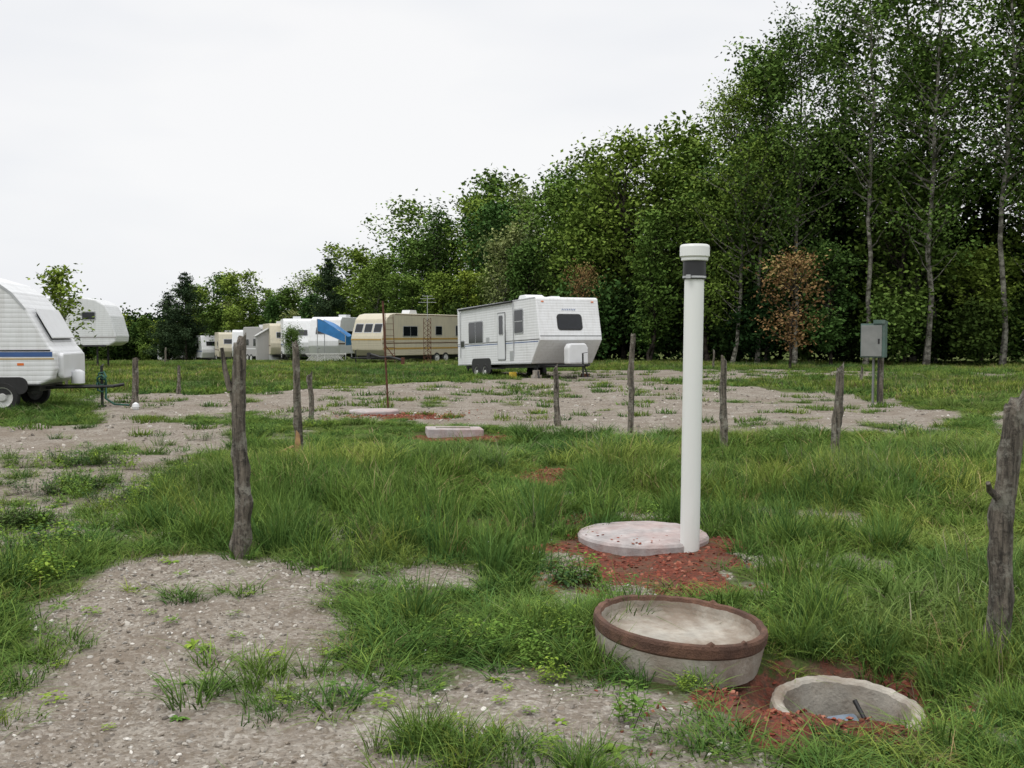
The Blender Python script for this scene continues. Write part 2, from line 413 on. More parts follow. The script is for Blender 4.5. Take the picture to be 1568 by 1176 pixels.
# ------------------------------------------------------------------ scatter
def scatter(name, pts, rot, scl, ids, coll):
    me = bpy.data.meshes.new(name); me.vertices.add(len(pts)); me.vertices.foreach_set('co', np.asarray(pts, np.float32).ravel())
    for nm, ar in (('rot', rot), ('scl', scl)):
        a = me.attributes.new(nm, 'FLOAT_VECTOR', 'POINT'); a.data.foreach_set('vector', np.asarray(ar, np.float32).ravel())
    a = me.attributes.new('idx', 'INT', 'POINT'); a.data.foreach_set('value', np.asarray(ids, np.int32))
    o = add_obj(name, me)
    ng = bpy.data.node_groups.new(name + '_gn', 'GeometryNodeTree')
    ng.interface.new_socket('Geometry', in_out='INPUT', socket_type='NodeSocketGeometry')
    ng.interface.new_socket('Geometry', in_out='OUTPUT', socket_type='NodeSocketGeometry')
    gi = ng.nodes.new('NodeGroupInput'); go = ng.nodes.new('NodeGroupOutput')
    ip = ng.nodes.new('GeometryNodeInstanceOnPoints'); ci = ng.nodes.new('GeometryNodeCollectionInfo')
    ci.inputs['Collection'].default_value = coll; ci.inputs['Separate Children'].default_value = True; ci.inputs['Reset Children'].default_value = True
    def na(n, t):
        k = ng.nodes.new('GeometryNodeInputNamedAttribute'); k.data_type = t; k.inputs['Name'].default_value = n
        return [q for q in k.outputs if q.enabled][0]
    er = ng.nodes.new('FunctionNodeEulerToRotation')
    ng.links.new(na('rot', 'FLOAT_VECTOR'), er.inputs[0])
    ng.links.new(gi.outputs[0], ip.inputs['Points']); ng.links.new(ci.outputs[0], ip.inputs['Instance'])
    ip.inputs['Pick Instance'].default_value = True
    ng.links.new(na('idx', 'INT'), ip.inputs['Instance Index']); ng.links.new(er.outputs[0], ip.inputs['Rotation'])
    ng.links.new(na('scl', 'FLOAT_VECTOR'), ip.inputs['Scale']); ng.links.new(ip.outputs[0], go.inputs[0])
    md = o.modifiers.new('scatter', 'NODES'); md.node_group = ng
    return o

# ------------------------------------------------------------------ trees
def tube_np(pts, rs, n=6):
    pts = np.asarray(pts, float); m = len(pts)
    t = np.gradient(pts, axis=0); t /= np.linalg.norm(t, axis=1)[:, None] + 1e-9
    up = np.where(np.abs(t[:, 2:3]) < .9, np.array([[0, 0, 1.]]), np.array([[1., 0, 0]]))
    a = np.cross(t, up); a /= np.linalg.norm(a, axis=1)[:, None] + 1e-9; b = np.cross(t, a)
    w = np.arange(n) * 2 * np.pi / n
    V = pts[:, None, :] + (a[:, None, :] * np.cos(w)[None, :, None] + b[:, None, :] * np.sin(w)[None, :, None]) * np.asarray(rs)[:, None, None]
    i = np.arange(m - 1)[:, None] * n; j = np.arange(n)[None, :]
    Q = np.stack([i + j, i + (j + 1) % n, i + n + (j + 1) % n, i + n + j], -1).reshape(-1, 4)
    return V.reshape(-1, 3), Q
def leaf_quads(C, size, rng, flat=.5, asp=.62):
    n = len(C)
    nr = rng.normal(size=(n, 3)); nr[:, 2] = np.abs(nr[:, 2]) + flat; nr /= np.linalg.norm(nr, axis=1)[:, None]
    t = rng.normal(size=(n, 3)); t -= nr * (t * nr).sum(1)[:, None]; t /= np.linalg.norm(t, axis=1)[:, None]
    b = np.cross(nr, t); s = size * rng.uniform(.6, 1.3, n)[:, None]
    V = np.stack([C - t * s * .5, C + b * s * asp * .5 + t * s * .05, C + t * s * .5, C - b * s * asp * .5 + t * s * .05], 1).reshape(-1, 3)
    return V, np.arange(4 * n).reshape(-1, 4)
class TreeData:
    def __init__(s, bark_k, leaf_k): s.bv = []; s.bq = []; s.off = 0; s.lv = []; s.lt = []; s.bk = bark_k; s.lk = leaf_k
    def wood(s, V, Q): s.bv.append(V); s.bq.append(Q + s.off); s.off += len(V)
    def leaf(s, V, t): s.lv.append(V.reshape(-1, 4, 3)); s.lt.append(t)
    def done(s): s.bv = np.concatenate(s.bv); s.bq = np.concatenate(s.bq); s.lv = np.concatenate(s.lv); s.lt = np.concatenate(s.lt); return s
    def mesh(s, name, trand=.5):
        nb = len(s.bv); nl = len(s.lv)
        V = np.concatenate([s.bv, s.lv.reshape(-1, 3)]); Q = np.concatenate([s.bq, np.arange(4 * nl).reshape(-1, 4) + nb])
        mi = np.concatenate([np.zeros(len(s.bq)), np.ones(nl)]); t = np.concatenate([np.full(nb, .5), np.repeat(s.lt, 4)])
        return np_mesh(name, V, Q, [s.bk, s.lk], mi, t, False, np.full(len(V), trand))
def make_tree(H, hb, R, nb, per, lsize, leaf, barkk, seed, trunk_r=.16, sig=.42, up=.5, shape='round', gap=0., wander=.25, multi=1):
    rng = np.random.default_rng(seed); td = TreeData(barkk, leaf)
    for ms in range(multi):
        k = 12; zz = np.linspace(-.3, H * (.97 if ms == 0 else rng.uniform(.7, .92)), k)
        wx = np.cumsum(rng.normal(0, wander / k ** .5, k)); wy = np.cumsum(rng.normal(0, wander / k ** .5, k))
        sp = rng.uniform(-1, 1, 2) * (0 if multi == 1 else .12 * H)
        tr = np.stack([wx - wx[0] + sp[0] * np.linspace(0.1, 1, k), wy - wy[0] + sp[1] * np.linspace(0.1, 1, k), zz], 1)
        rad = trunk_r * (1 - np.linspace(0, 1, k)) ** .8 + .015; rad[0] *= 1.4
        td.wood(*tube_np(tr, rad, 7))
        for i in range(nb // multi):
            f = rng.random() ** .85
            z0 = hb * .8 + (H * .97 - hb * .8) * f
            c = np.array([np.interp(z0, zz, tr[:, j]) for j in range(3)])
            if shape == 'round': pr = math.sin(math.pi * min(.97, .12 + .86 * f)) ** .7
            elif shape == 'tall': pr = (.5 + .65 * math.sin(math.pi * (f ** .9))) * (1 - .45 * f)
            elif shape == 'bush': pr = (1 - f * .6)
            az = rng.random() * 2 * math.pi
            ln = R * pr * rng.uniform(.4, 1.2)
            el = up + rng.uniform(-.3, .35)
            dirv = np.array([math.cos(az) * math.cos(el), math.sin(az) * math.cos(el), math.sin(el)])
            tt = np.linspace(0, 1, 5)[:, None]
            br = c + dirv * ln * tt + np.array([0, 0, 1]) * (tt ** 2) * ln * .18 + rng.normal(0, .06 * ln, (5, 3)) * tt
            td.wood(*tube_np(br, np.linspace(.018 + .009 * ln, .006, 5), 3))
            ct = rng.random()
            for q in (.5, .72, .9, 1.05):
                if rng.random() < gap: continue
                cc = br[0] + (br[-1] - br[0]) * q + rng.normal(0, .22 * sig / .42, 3)
                m = int(per * rng.uniform(.5, 1.3))
                sg = sig * rng.uniform(.6, 1.25)
                L = cc + rng.normal(size=(m, 3)) * np.array([sg, sg, sg * .62])
                V, Qd = leaf_quads(L, lsize, rng)
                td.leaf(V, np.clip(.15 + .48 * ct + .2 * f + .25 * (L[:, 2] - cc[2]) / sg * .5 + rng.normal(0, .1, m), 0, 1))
    return td.done()
def make_conifer(H, R, seed, leaf='leaf_conifer'):
    rng = np.random.default_rng(seed); td = TreeData('bark_dark', leaf)
    td.wood(*tube_np([(0, 0, -.3), (.05, 0, H * .5), (0, .05, H)], [.2, .12, .02], 8))
    z = .9
    while z < H * .985:
        f = (z / H); n = int(rng.integers(4, 8))
        for i in range(n):
            az = rng.random() * 6.283; ln = R * (1 - f ** 1.6) ** .75 * rng.uniform(.4, 1.2) + .15
            dv = np.array([math.cos(az), math.sin(az), 0]); m = int(55 * ln) + 18
            t = rng.random(m) ** .6
            L = np.array([0, 0, z]) + dv * (t * ln)[:, None] + np.array([0, 0, 1]) * (.05 * ln * np.sin(t * 2.2) + .22 * ln * t ** 2)[:, None]
            L += rng.normal(0, 1, (m, 3)) * np.array([.22, .22, .12]) * (1 + .2 * ln)
            V, Q = leaf_quads(L, .32, rng, .8, .4); td.leaf(V, np.clip(rng.normal(.45, .2) + .3 * (t - .5), 0, 1))
        z += rng.uniform(.35, .65)
    return td.done()

kinds = []
def kind(td, H): kinds.append((td, H))
kind(make_tree(23, 5, 4.6, 84, 44, .23, 'leaf_green', 'bark_pale', 1, .15, .55, .55, 'tall', .1, .6), 23)
kind(make_tree(23, 7, 4.2, 66, 40, .23, 'leaf_green', 'bark_pale', 2, .13, .5, .6, 'tall', .18, .8), 23)
kind(make_tree(20, 3.5, 4.6, 84, 44, .23, 'leaf_yellow', 'bark_pale', 3, .14, .58, .45, 'tall', .1, .7), 20)
kind(make_tree(12, 1.2, 4.0, 84, 44, .21, 'leaf_yellow', 'bark_dark', 4, .15, .5, .55, 'round', .05, .5), 12)
kind(make_tree(12, 1.0, 3.4, 84, 42, .21, 'leaf_green', 'bark_dark', 5, .14, .46, .7, 'round', .08, .5), 12)
kind(make_tree(12, 1.4, 3.3, 80, 40, .20, 'leaf_yellow', 'bark_dark', 6, .13, .40, .85, 'tall', .1, .5, 2), 12)
kind(make_tree(11, 1.5, 2.8, 80, 36, .17, 'leaf_grey', 'bark_pale', 7, .1, .36, .9, 'tall', .12, .5, 2), 11)
kind(make_tree(11, 1.5, 2.3, 64, 36, .18, 'leaf_green', 'bark_pale', 8, .09, .34, .9, 'tall', .1, .4), 11)
kind(make_tree(4, .1, 2.4, 40, 40, .20, 'leaf_dark', 'bark_dark', 9, .05, .42, .6, 'bush', .0, .4, 2), 4)
kind(make_tree(4, .1, 2.4, 40, 40, .20, 'leaf_green', 'bark_dark', 10, .05, .42, .6, 'bush', .0, .4, 2), 4)
kind(make_conifer(12, 3.2, 12), 12)
kind(make_tree(13, .8, 3.8, 70, 40, .27, 'leaf_dark', 'bark_dark', 13, .16, .6, .5, 'round', .05), 13)
kind(make_tree(6, .0, 4.2, 60, 26, .42, 'leaf_dark', 'bark_dark', 14, .06, .7, .5, 'bush', .0, .4, 3), 6)

EDGE = [(48, 47), (40, 52), (31, 54), (20, 55.5), (12, 58), (6, 62), (-1, 72), (-12, 89), (-25, 107), (-45, 126), (-80, 140)]
SKY = [(-.6, 40), (-.35, 47), (-.29, 80), (-.24, 80), (-.17, 90), (-.145, 142), (-.095, 172), (-.05, 196), (0, 208), (.05, 226), (.082, 230), (.105, 275), (.16, 290), (.195, 350), (.24, 440), (.30, 560), (.45, 640), (1.5, 640)]
def skyline_h(x, y):
    t = x / y; v = np.interp(t, [a for a, b in SKY], [b for a, b in SKY])
    return 1.6 + v / 1540 * y - gz(x, y)
FV, FQ, FM, FT, FR = [], [], [], [], []; foff = 0
FMATS = ['bark_pale', 'bark_dark', 'leaf_green', 'leaf_yellow', 'leaf_grey', 'leaf_dark', 'leaf_conifer']
rg = np.random.default_rng(5)
def put_tree(x, y, k, H, sxy=1.0, keep=.7, wood=True):
    global foff
    td, H0 = kinds[k]; s = H / H0; keep = min(1, keep)
    a = rg.random() * 6.283; ca, sa = math.cos(a), math.sin(a); lx, ly = rg.normal(0, .03, 2)
    R = np.array([[ca, -sa, 0], [sa, ca, 0], [0, 0, 1]]); S = np.array([s * sxy, s * sxy, s]); O = np.array([x, y, gz(x, y) - .05])
    def tf(V):
        W = (V * S) @ R.T; W[:, 0] += W[:, 2] * lx; W[:, 1] += W[:, 2] * ly; return W + O
    m = rg.random(len(td.lv)) < keep
    L = td.lv[m]; c = L.mean(1, keepdims=True); L = c + (L - c) * (min(1.6, keep ** -.5) / max(.5, min(1.2, s)) ** .6)
    tr = float(np.clip(rg.normal(.5, .3), 0, 1)); nl = len(L)
    if wood:
        FV.append(tf(td.bv)); FQ.append(td.bq + foff); foff += len(td.bv); FM.append(np.full(len(td.bq), FMATS.index(td.bk))); FT.append(np.full(len(td.bv), .5)); FR.append(np.full(len(td.bv), tr))
    FV.append(tf(L.reshape(-1, 3))); FQ.append(np.arange(4 * nl).reshape(-1, 4) + foff); foff += 4 * nl
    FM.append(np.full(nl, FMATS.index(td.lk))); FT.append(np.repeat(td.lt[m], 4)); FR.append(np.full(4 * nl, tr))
for i in range(len(EDGE) - 1):
    a = np.array(EDGE[i], float); b = np.array(EDGE[i + 1], float); d = b - a; L = np.linalg.norm(d); d /= L
    nrm = np.array([-d[1], d[0]])
    if nrm[1] < 0: nrm = -nrm
    far = .5 * (a[1] + b[1]) > 85
    KP = (.62, .52, .38, .3) if not far else (.4, .32, .24, .2)
    for row in range(4 if not far else 3):
        sp = (3.1 if row < 2 else 3.8) if not far else 4.0
        n = int(L / sp)
        for j in range(n):
            p = a + d * ((j + rg.random()) * L / n) + nrm * (row * 3.6 + rg.uniform(-1.2, 1.2))
            x, y = p; t = x / y; H0 = skyline_h(x, y); w = row < 2 and not far; kp = KP[row]
            if t > .185:
                if row == 0:
                    k = int(rg.choice([3, 4, 11, 4, 0])); H = (rg.uniform(6, 11) if k != 0 else H0 * .95)
                elif row < 3:
                    k = int(rg.choice([0, 1, 2, 0, 11, 4])); H = H0 * rg.uniform(.70, 1.02) if k < 3 else min(H0 * .8, rg.uniform(10, 15)); w = w or k < 3; kp = max(kp, .5)
                else: k = 11; H = min(H0 * .75, rg.uniform(11, 15))
                put_tree(x, y, k, H, 1.0 if k < 3 else 1.15, kp, w)
            elif t > .06:
                k = int(rg.choice([3, 3, 4, 5, 2] if row else [3, 3, 4, 5])); H = H0 * (rg.uniform(.55, .85) if row == 0 else rg.uniform(.72, 1.08)); put_tree(x, y, k, H, 1, kp, w)
            else:
                k = int(rg.choice([3, 4, 5, 6, 7, 5, 7])); H = H0 * (rg.uniform(.55, .85) if row == 0 else rg.uniform(.66, 1.14)); put_tree(x, y, k, H, 1.1 if far else 1, kp, w)
    for off, sp, hh in ((3.5, 4.5, 3.2), (9, 3.4, 5.5), (15, 3.2, 7.5)):
        n = int(L / sp)
        for j in range(n):
            p = a + d * ((j + rg.random()) * L / n) + nrm * (off + rg.uniform(-.8, .8))
            put_tree(p[0], p[1], 12, hh * rg.uniform(.85, 1.15) * (.75 if far else 1), 1, .6, False)
    n = int(L / (1.7 if not far else 3.2))
    for j in range(n):
        p = a + d * ((j + rg.random()) * L / n) + nrm * rg.uniform(-1.5, 2.5)
        t = p[0] / p[1]
        put_tree(p[0], p[1], int(rg.choice([8, 8, 8, 9] if t > .15 else [9, 9, 8])), rg.uniform(1.8, 4.4), 1, .5 if not far else .3, False)
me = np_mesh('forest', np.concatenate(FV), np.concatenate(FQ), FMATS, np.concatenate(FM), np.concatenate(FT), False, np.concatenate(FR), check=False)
add_obj('forest', me); FV = FQ = FM = FT = FR = None

def tree_obj(name, me, x, y, H, H0, rz=0, sxy=1):
    s = H / H0; o = add_obj(name, me, None, (x, y, gz(x, y) - .03), (0, 0, rz)); o.scale = (s * sxy, s * sxy, s); return o
tm = {}
def tmesh(k, tr=.5):
    if (k, tr) not in tm: tm[(k, tr)] = kinds[k][0].mesh('tree%d' % k, tr)
    return tm[(k, tr)]
for x, y, H, k in ((12.3, 56.5, 15.5, 2), (15.6, 55.5, 19, 0), (19.3, 55.0, 23, 1), (22.3, 54.2, 24, 0), (26.3, 54, 26, 1), (29.8, 53, 25, 0)):
    tree_obj('poplar_tree', tmesh(k), x, y, H, kinds[k][1], x * 1.7, .95)
RT = make_tree(5, 1.0, 2.0, 44, 20, .16, 'leaf_red', 'bark_dark', 31, .05, .34, .55, 'round', .2, .15).mesh('bronze_maple')
tree_obj('young_red_maple_tree', RT, 13.4, 48.5, 5.2, 5)
tree_obj('young_red_maple_tree', RT, 4.2, 60.5, 5.4, 5, 2, .5)
SP = make_tree(3.6, .9, .85, 26, 22, .14, 'leaf_yellow', 'bark_pale', 32, .03, .16, .6, 'round', .1, .15).mesh('sapling', .8)
tree_obj('sapling_tree', SP, -14.0, 31.5, 3.7, 3.6)
tree_obj('pine_tree', tmesh(10), -37.6, 116, 10.4, 12, 1, .95)
tree_obj('pine_tree', tmesh(10), -40.2, 118, 8.3, 12, 2, 1.0)
tree_obj('pine_tree', tmesh(10), -17.4, 96, 9.8, 12, 3, .8)
tree_obj('garden_shrub', tmesh(9), -14.0, 64, 1.9, 4, 3, .7)

# ------------------------------------------------------------------ grass, weeds, stones
def grass_clump(n, R, h0, h1, w, bend, seed, mat, patchy=0, dry=0, K=4):
    rng = np.random.default_rng(seed)
    r = R * np.sqrt(rng.random(n)); a = rng.random(n) * 6.283
    base = np.stack([r * np.cos(a), r * np.sin(a), np.full(n, -.02)], 1)
    az = (a if not patchy else rng.random(n) * 6.283) + rng.normal(0, 1.1, n); h = rng.uniform(h0, h1, n)
    if patchy:
        q = fbm(base[:, 0] * patchy + seed, base[:, 1] * patchy, seed, 3); h = h * (.4 + 1.1 * sstep(.3, .68, q))
        az = az * .5 + 6 * fbm(base[:, 0] * patchy * .7, base[:, 1] * patchy * .7 + seed, seed + 3, 2)
        keep = fbm(base[:, 0] * patchy * 1.3, base[:, 1] * patchy * 1.3 - seed, seed + 9, 3) + rng.normal(0, .06, n) > .38
        base, az, h = base[keep], az[keep], h[keep]; n = len(h)
    bd = np.abs(rng.normal(bend, bend * .6, n)); lean = rng.normal(.12, .12, n)
    yaw = rng.random(n) * 6.283; ww = w * rng.uniform(.6, 1.3, n)
    dr = np.stack([np.cos(az), np.sin(az), np.zeros(n)], 1); sd = np.stack([np.cos(yaw), np.sin(yaw), np.zeros(n)], 1)
    rows = []
    for k in range(K):
        t = k / (K - 1)
        p = base + dr * (h * (lean * t + bd * t * t))[:, None]; p[:, 2] += h * t * (1 - .45 * np.minimum(bd, 1.6) * t * t)
        wd = (ww * (1 - t ** 1.8) + .0006)[:, None] * .5
        rows += [p - sd * wd, p + sd * wd]
    V = np.stack(rows, 1).reshape(-1, 3)
    b = np.arange(n)[:, None] * (2 * K)
    Q = np.stack([np.stack([b[:, 0] + 2 * k, b[:, 0] + 2 * k + 1, b[:, 0] + 2 * k + 3, b[:, 0] + 2 * k + 2], 1) for k in range(K - 1)], 1).reshape(-1, 4)
    tb = rng.uniform(.15, .7, n)
    if patchy: tb = np.clip(.15 + .6 * sstep(.3, .7, fbm(base[:, 0] * 3 + 9, base[:, 1] * 3, seed + 5, 3)) + rng.normal(0, .12, n), 0, 1)
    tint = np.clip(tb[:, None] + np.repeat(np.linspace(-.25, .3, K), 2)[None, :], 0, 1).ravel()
    mi = None; mats = [mat]
    if dry:
        mats = [mat, 'grass_dry']; mi = np.repeat((rng.random(n) < dry).astype(int), K - 1)
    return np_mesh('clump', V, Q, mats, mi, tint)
def leaf_shape(p0, d, L, W, curl, up=Vector((0, 0, 1))):
    d = d.normalized(); s = d.cross(up).normalized(); o = []
    for t, w in ((0, .12), (.3, .85), (.6, 1), (.85, .6), (1, .05)):
        c = p0 + d * L * t - up * curl * L * t * t
        o.append((c - s * W * w * .5, c + s * W * w * .5))
    V = [v for pr in o for v in pr]; Q = [(2 * i, 2 * i + 1, 2 * i + 3, 2 * i + 2) for i in range(4)]
    return V, Q
def weed(kindw, seed, mat):
    rr = random.Random(seed); V = []; Q = []; T = []
    def put(v, q, t):
        o = len(V); V.extend([tuple(a) for a in v]); Q.extend([tuple(i + o for i in f) for f in q]); T.extend([t] * len(v))
    if kindw == 'rosette':
        for i in range(12):
            a = rr.random() * 6.283; e = rr.uniform(.2, 1.0); L = rr.uniform(.06, .13)
            put(*leaf_shape(Vector((0, 0, 0)), Vector((math.cos(a), math.sin(a), e)), L, L * .25, .5), rr.uniform(.2, .9))
    elif kindw == 'bushy':
        for i in range(14):
            a = rr.random() * 6.283; e = rr.uniform(.5, 2.2); L = rr.uniform(.10, .24); b = Vector((rr.uniform(-.08, .08), rr.uniform(-.08, .08), 0))
            d = Vector((math.cos(a), math.sin(a), e)).normalized()
            s = d.cross(Vector((0, 0, 1))).normalized() * .002
            put([b - s, b + s, b + d * L + s, b + d * L - s], [(0, 1, 2, 3)], .3)
            for j in range(9):
                p = b + d * L * (.25 + .75 * j / 8); aa = a + (1.3 if j % 2 else -1.3) + rr.uniform(-.4, .4)
                l = rr.uniform(.022, .045); put(*leaf_shape(p, Vector((math.cos(aa), math.sin(aa), rr.uniform(0, .8))), l, l * .45, .4), rr.uniform(.15, .9))
    elif kindw == 'clover':
        for i in range(34):
            a = rr.random() * 6.283; r = rr.random() ** .5 * .09; p = Vector((r * math.cos(a), r * math.sin(a), rr.uniform(.02, .07)))
            for k in range(3):
                aa = a + k * 2.09 + rr.uniform(-.2, .2); put(*leaf_shape(p, Vector((math.cos(aa), math.sin(aa), .25)), .018, .015, .2), rr.uniform(.2, .9))
    me = np_mesh('weed', V, Q, [mat], None, T); return me
def flower(seed):
    rr = random.Random(seed); mb = MB()
    for i in range(2):
        p = Vector((rr.uniform(-.05, .05), rr.uniform(-.05, .05), 0)); t = p + Vector((rr.uniform(-.03, .03), rr.uniform(-.03, .03), rr.uniform(.06, .13)))
        mb.tube([p, t], .0012, 'weed', 3, False)
        for k in range(6):
            a = k * 1.047; d = Vector((math.cos(a), math.sin(a), .35)); v, q = leaf_shape(t, d, .006, .005, .1); mb.add(v, q, 'petal')
    return mb
def stone(seed, mat, flat=.6):
    import bmesh
    bm = bmesh.new(); bmesh.ops.create_icosphere(bm, subdivisions=1, radius=1)
    rr = random.Random(seed)
    for v in bm.verts: v.co *= rr.uniform(.7, 1.15); v.co.z *= flat; v.co.x *= 1.25
    me = bpy.data.meshes.new('stone'); bm.to_mesh(me); bm.free(); me.materials.append(M[mat]); return me
VC = bpy.data.collections.new('plant_kinds'); vk = []
def vkind(me):
    o = bpy.data.objects.new('v%02d' % len(vk), me); VC.objects.link(o); vk.append(o); return len(vk) - 1
for i, (n, R, h0, h1, w, b, m) in enumerate([
    (52, .11, .10, .30, .0065, .5, 'grass'), (44, .08, .16, .38, .0065, .4, 'grass'), (56, .12, .08, .26, .006, .65, 'grass'),
    (50, .12, .07, .22, .006, .55, 'grass_y'), (40, .08, .1, .28, .0065, .55, 'grass_y'), (14, .12, .1, .26, .004, .5, 'grass_dry')]):
    vkind(grass_clump(n, R, h0, h1, w, b, 50 + i, m))
GI = [0, 1, 2]; GY = [3, 4]; GD = 5
PM = [vkind(grass_clump(1500, .55, .12, .30, .009, .55, 80 + i, 'grass' if i < 3 else 'grass_y', 3.6, .05, 3 if i % 2 else 4)) for i in range(5)]
FG = [vkind(grass_clump(900, 1.15, .08, .18, .024, .5, 90 + i, 'grass' if i < 2 else 'grass_y', 1.4, .07, 3)) for i in range(4)]
FS = [vkind(grass_clump(40, .16, .05, .15, .014, .5, 70, 'grass')), vkind(grass_clump(40, .16, .05, .14, .014, .5, 71, 'grass_y'))]
WR = [vkind(weed('rosette', s, 'weed_y')) for s in (1, 2)]; WB = [vkind(weed('bushy', s, 'weed')) for s in (3, 4)]; WBY = vkind(weed('bushy', 5, 'weed_y')); WC = vkind(weed('clover', 6, 'weed_y'))

EXC = [(1.31, 7.35, .08), (1.03, 7.75, .53), (.83, 4.98, .44), (HOLE[0], HOLE[1], .44), (-.93, 16.1, .62), (-2.8, 20.4, .6), (-1.93, 7.0, .08), (2.35, 4.85, .08)]
def excl(x, y):
    k = np.ones(len(x), bool)
    for cx, cy, r in EXC: k &= (x - cx) ** 2 + (y - cy) ** 2 > r * r
    return k
P_, R_, S_, I_ = [], [], [], []
rg = np.random.default_rng(17)
def band(y0, y1, dens):
    area = .56 * (y1 ** 2 - y0 ** 2) + 2.4 * (y1 - y0); n = int(dens * area)
    yy = np.sqrt(rg.random(n) * (y1 ** 2 - y0 ** 2) + y0 ** 2); xx = (rg.random(n) * 2 - 1) * (.56 * yy + 1.2)
    return xx, yy
def emit(x, y, ids, s, sz=None, tilt=.08, zoff=0):
    n = len(x)
    if n == 0: return
    s = np.broadcast_to(s, (n,)); sz = s if sz is None else np.broadcast_to(sz, (n,)); ids = np.broadcast_to(ids, (n,))
    k = excl(x, y); x, y, s, sz, ids = x[k], y[k], s[k], sz[k], ids[k]; n = len(x)
    z = ground_z(x, y) + zoff
    P_.append(np.stack([x, y, z], 1)); R_.append(np.stack([rg.normal(0, tilt, n), rg.normal(0, tilt, n), rg.random(n) * 6.283], 1))
    S_.append(np.stack([s, s, sz], 1)); I_.append(ids)
def pick(opts, n, p=None): return rg.choice(opts, n, p=p)
def cover(x, y): return np.maximum(bare_mask(x, y), red_mask(x, y))
def cover_max(x, y, r):
    m = cover(x, y)
    for a in range(6): m = np.maximum(m, cover(x + r * math.cos(a * 1.047), y + r * math.sin(a * 1.047)))
    for cx, cy, rr in EXC: m = np.maximum(m, ((x - cx) ** 2 + (y - cy) ** 2 < (r + rr + .08) ** 2) * 1.0)
    return m
def grid(y0, y1, st):
    gy = np.arange(y0, y1, st); X = []; Y = []
    for yy in gy:
        gx = np.arange(-(.56 * yy + 1.5), .56 * yy + 1.5, st); X.append(gx); Y.append(np.full(len(gx), yy))
    X = np.concatenate(X); Y = np.concatenate(Y)
    return X + rg.uniform(-.3, .3, len(X)) * st, Y + rg.uniform(-.3, .3, len(X)) * st
def yellow(x, y): return fbm(x * .6, y * .4, 91) + rg.normal(0, .05, len(x)) > .53
def hfac(x, y):
    h = .5 + .85 * sstep(.30, .64, fbm(x * .7 + 5, y * .7, 78)); h = h * (1 - .55 * sstep(10, 15, y))
    for cx, cy, rx, ry in ((-.93, 14.4, 1.0, 1.6), (-2.6, 18.3, 1.6, 1.8), (.9, 5.95, .8, .55)):
        h = h * (1 - .65 * np.exp(-(((x - cx) / rx) ** 2 + ((y - cy) / ry) ** 2)))
    return h
T_IN = .22
for y0, y1, st, sc_ in ((5.6, 12, .62, 1.0), (12, 26, .9, 1.35)):
    x, y = grid(y0, y1, st); m = cover_max(x, y, .5 * sc_); k = m < T_IN; x, y = x[k], y[k]
    emit(x, y, np.where(yellow(x, y), pick(PM[3:], len(x)), pick(PM[:3], len(x))), sc_ * rg.uniform(.9, 1.1, len(x)), sc_ * hfac(x, y) * rg.uniform(.85, 1.1, len(x)), .03)
x, y = grid(26, 64, 1.6); m = cover_max(x, y, 1.0); k = m < .3; x, y = x[k], y[k]
yel = fbm(x * .2, y * .12, 92) + rg.normal(0, .06, len(x)) > .46
emit(x, y, np.where(yel, pick(FG[2:], len(x)), pick(FG[:2], len(x))), rg.uniform(.95, 1.15, len(x)), rg.uniform(.8, 1.4, len(x)), .01)
for y0, y1, dens, sc_, rp in ((2.2, 5.6, 95, 1.0, 0), (5.6, 12, 70, 1.05, .5), (12, 26, 28, 1.25, .68)):
    x, y = band(y0, y1, dens); b = cover(x, y)
    if rp: k = (cover_max(x, y, rp * .8) > T_IN) | (rg.random(len(x)) < .06); x, y, b = x[k], y[k], b[k]
    patch = fbm(x * 1.5, y * 1.5, 77)
    prob = (1 - sstep(.12, .66, b)) * (.40 + .6 * sstep(.32, .5, patch))
    k = rg.random(len(x)) < np.maximum(prob, .014 if y0 < 12 else .004); x, y = x[k], y[k]
    h = hfac(x, y) * rg.uniform(.7, 1.25, len(x)); h *= (1 - .55 * sstep(.12, .5, bare_mask(x, y))) * (1 - .45 * sstep(.02, .3, red_mask(x, y)))
    ids_ = np.where(yellow(x, y), pick(GY, len(x)), pick(GI, len(x))); ids_ = np.where(rg.random(len(x)) < .08, GD, ids_)
    emit(x, y, ids_, sc_ * rg.uniform(.8, 1.25, len(x)), sc_ * h)
    x, y = band(y0, y1, dens * .4); b = cover(x, y); k = rg.random(len(x)) < (1 - sstep(.15, .75, b))
    if rp: k &= cover_max(x, y, rp * .8) > T_IN
    x, y = x[k], y[k]
    emit(x, y, pick([2, 3], len(x), [.65, .35]), sc_ * 1.1, sc_ * .35)
x, y = band(4.5, 13, 2.6); k = (cover(x, y) < .2) & (fbm(x, y, 66) > .45); x, y = x[k], y[k]
for _ in range(5): emit(x + rg.normal(0, .05, len(x)), y + rg.normal(0, .05, len(x)), pick([1, 1, 0, 4], len(x)), 1.0, rg.uniform(.8, 1.4, len(x)))
x, y = band(2.6, 16, 4.2); b = bare_mask(x, y); k = (b > .35) & (rg.random(len(x)) < .65 * (1.15 - b)) & (red_mask(x, y) < .3); x, y = x[k], y[k]
for _ in range(3): emit(x + rg.normal(0, .06, len(x)), y + rg.normal(0, .06, len(x)), pick(GI + GY + [GD], len(x)), .8, rg.uniform(.3, .75, len(x)))
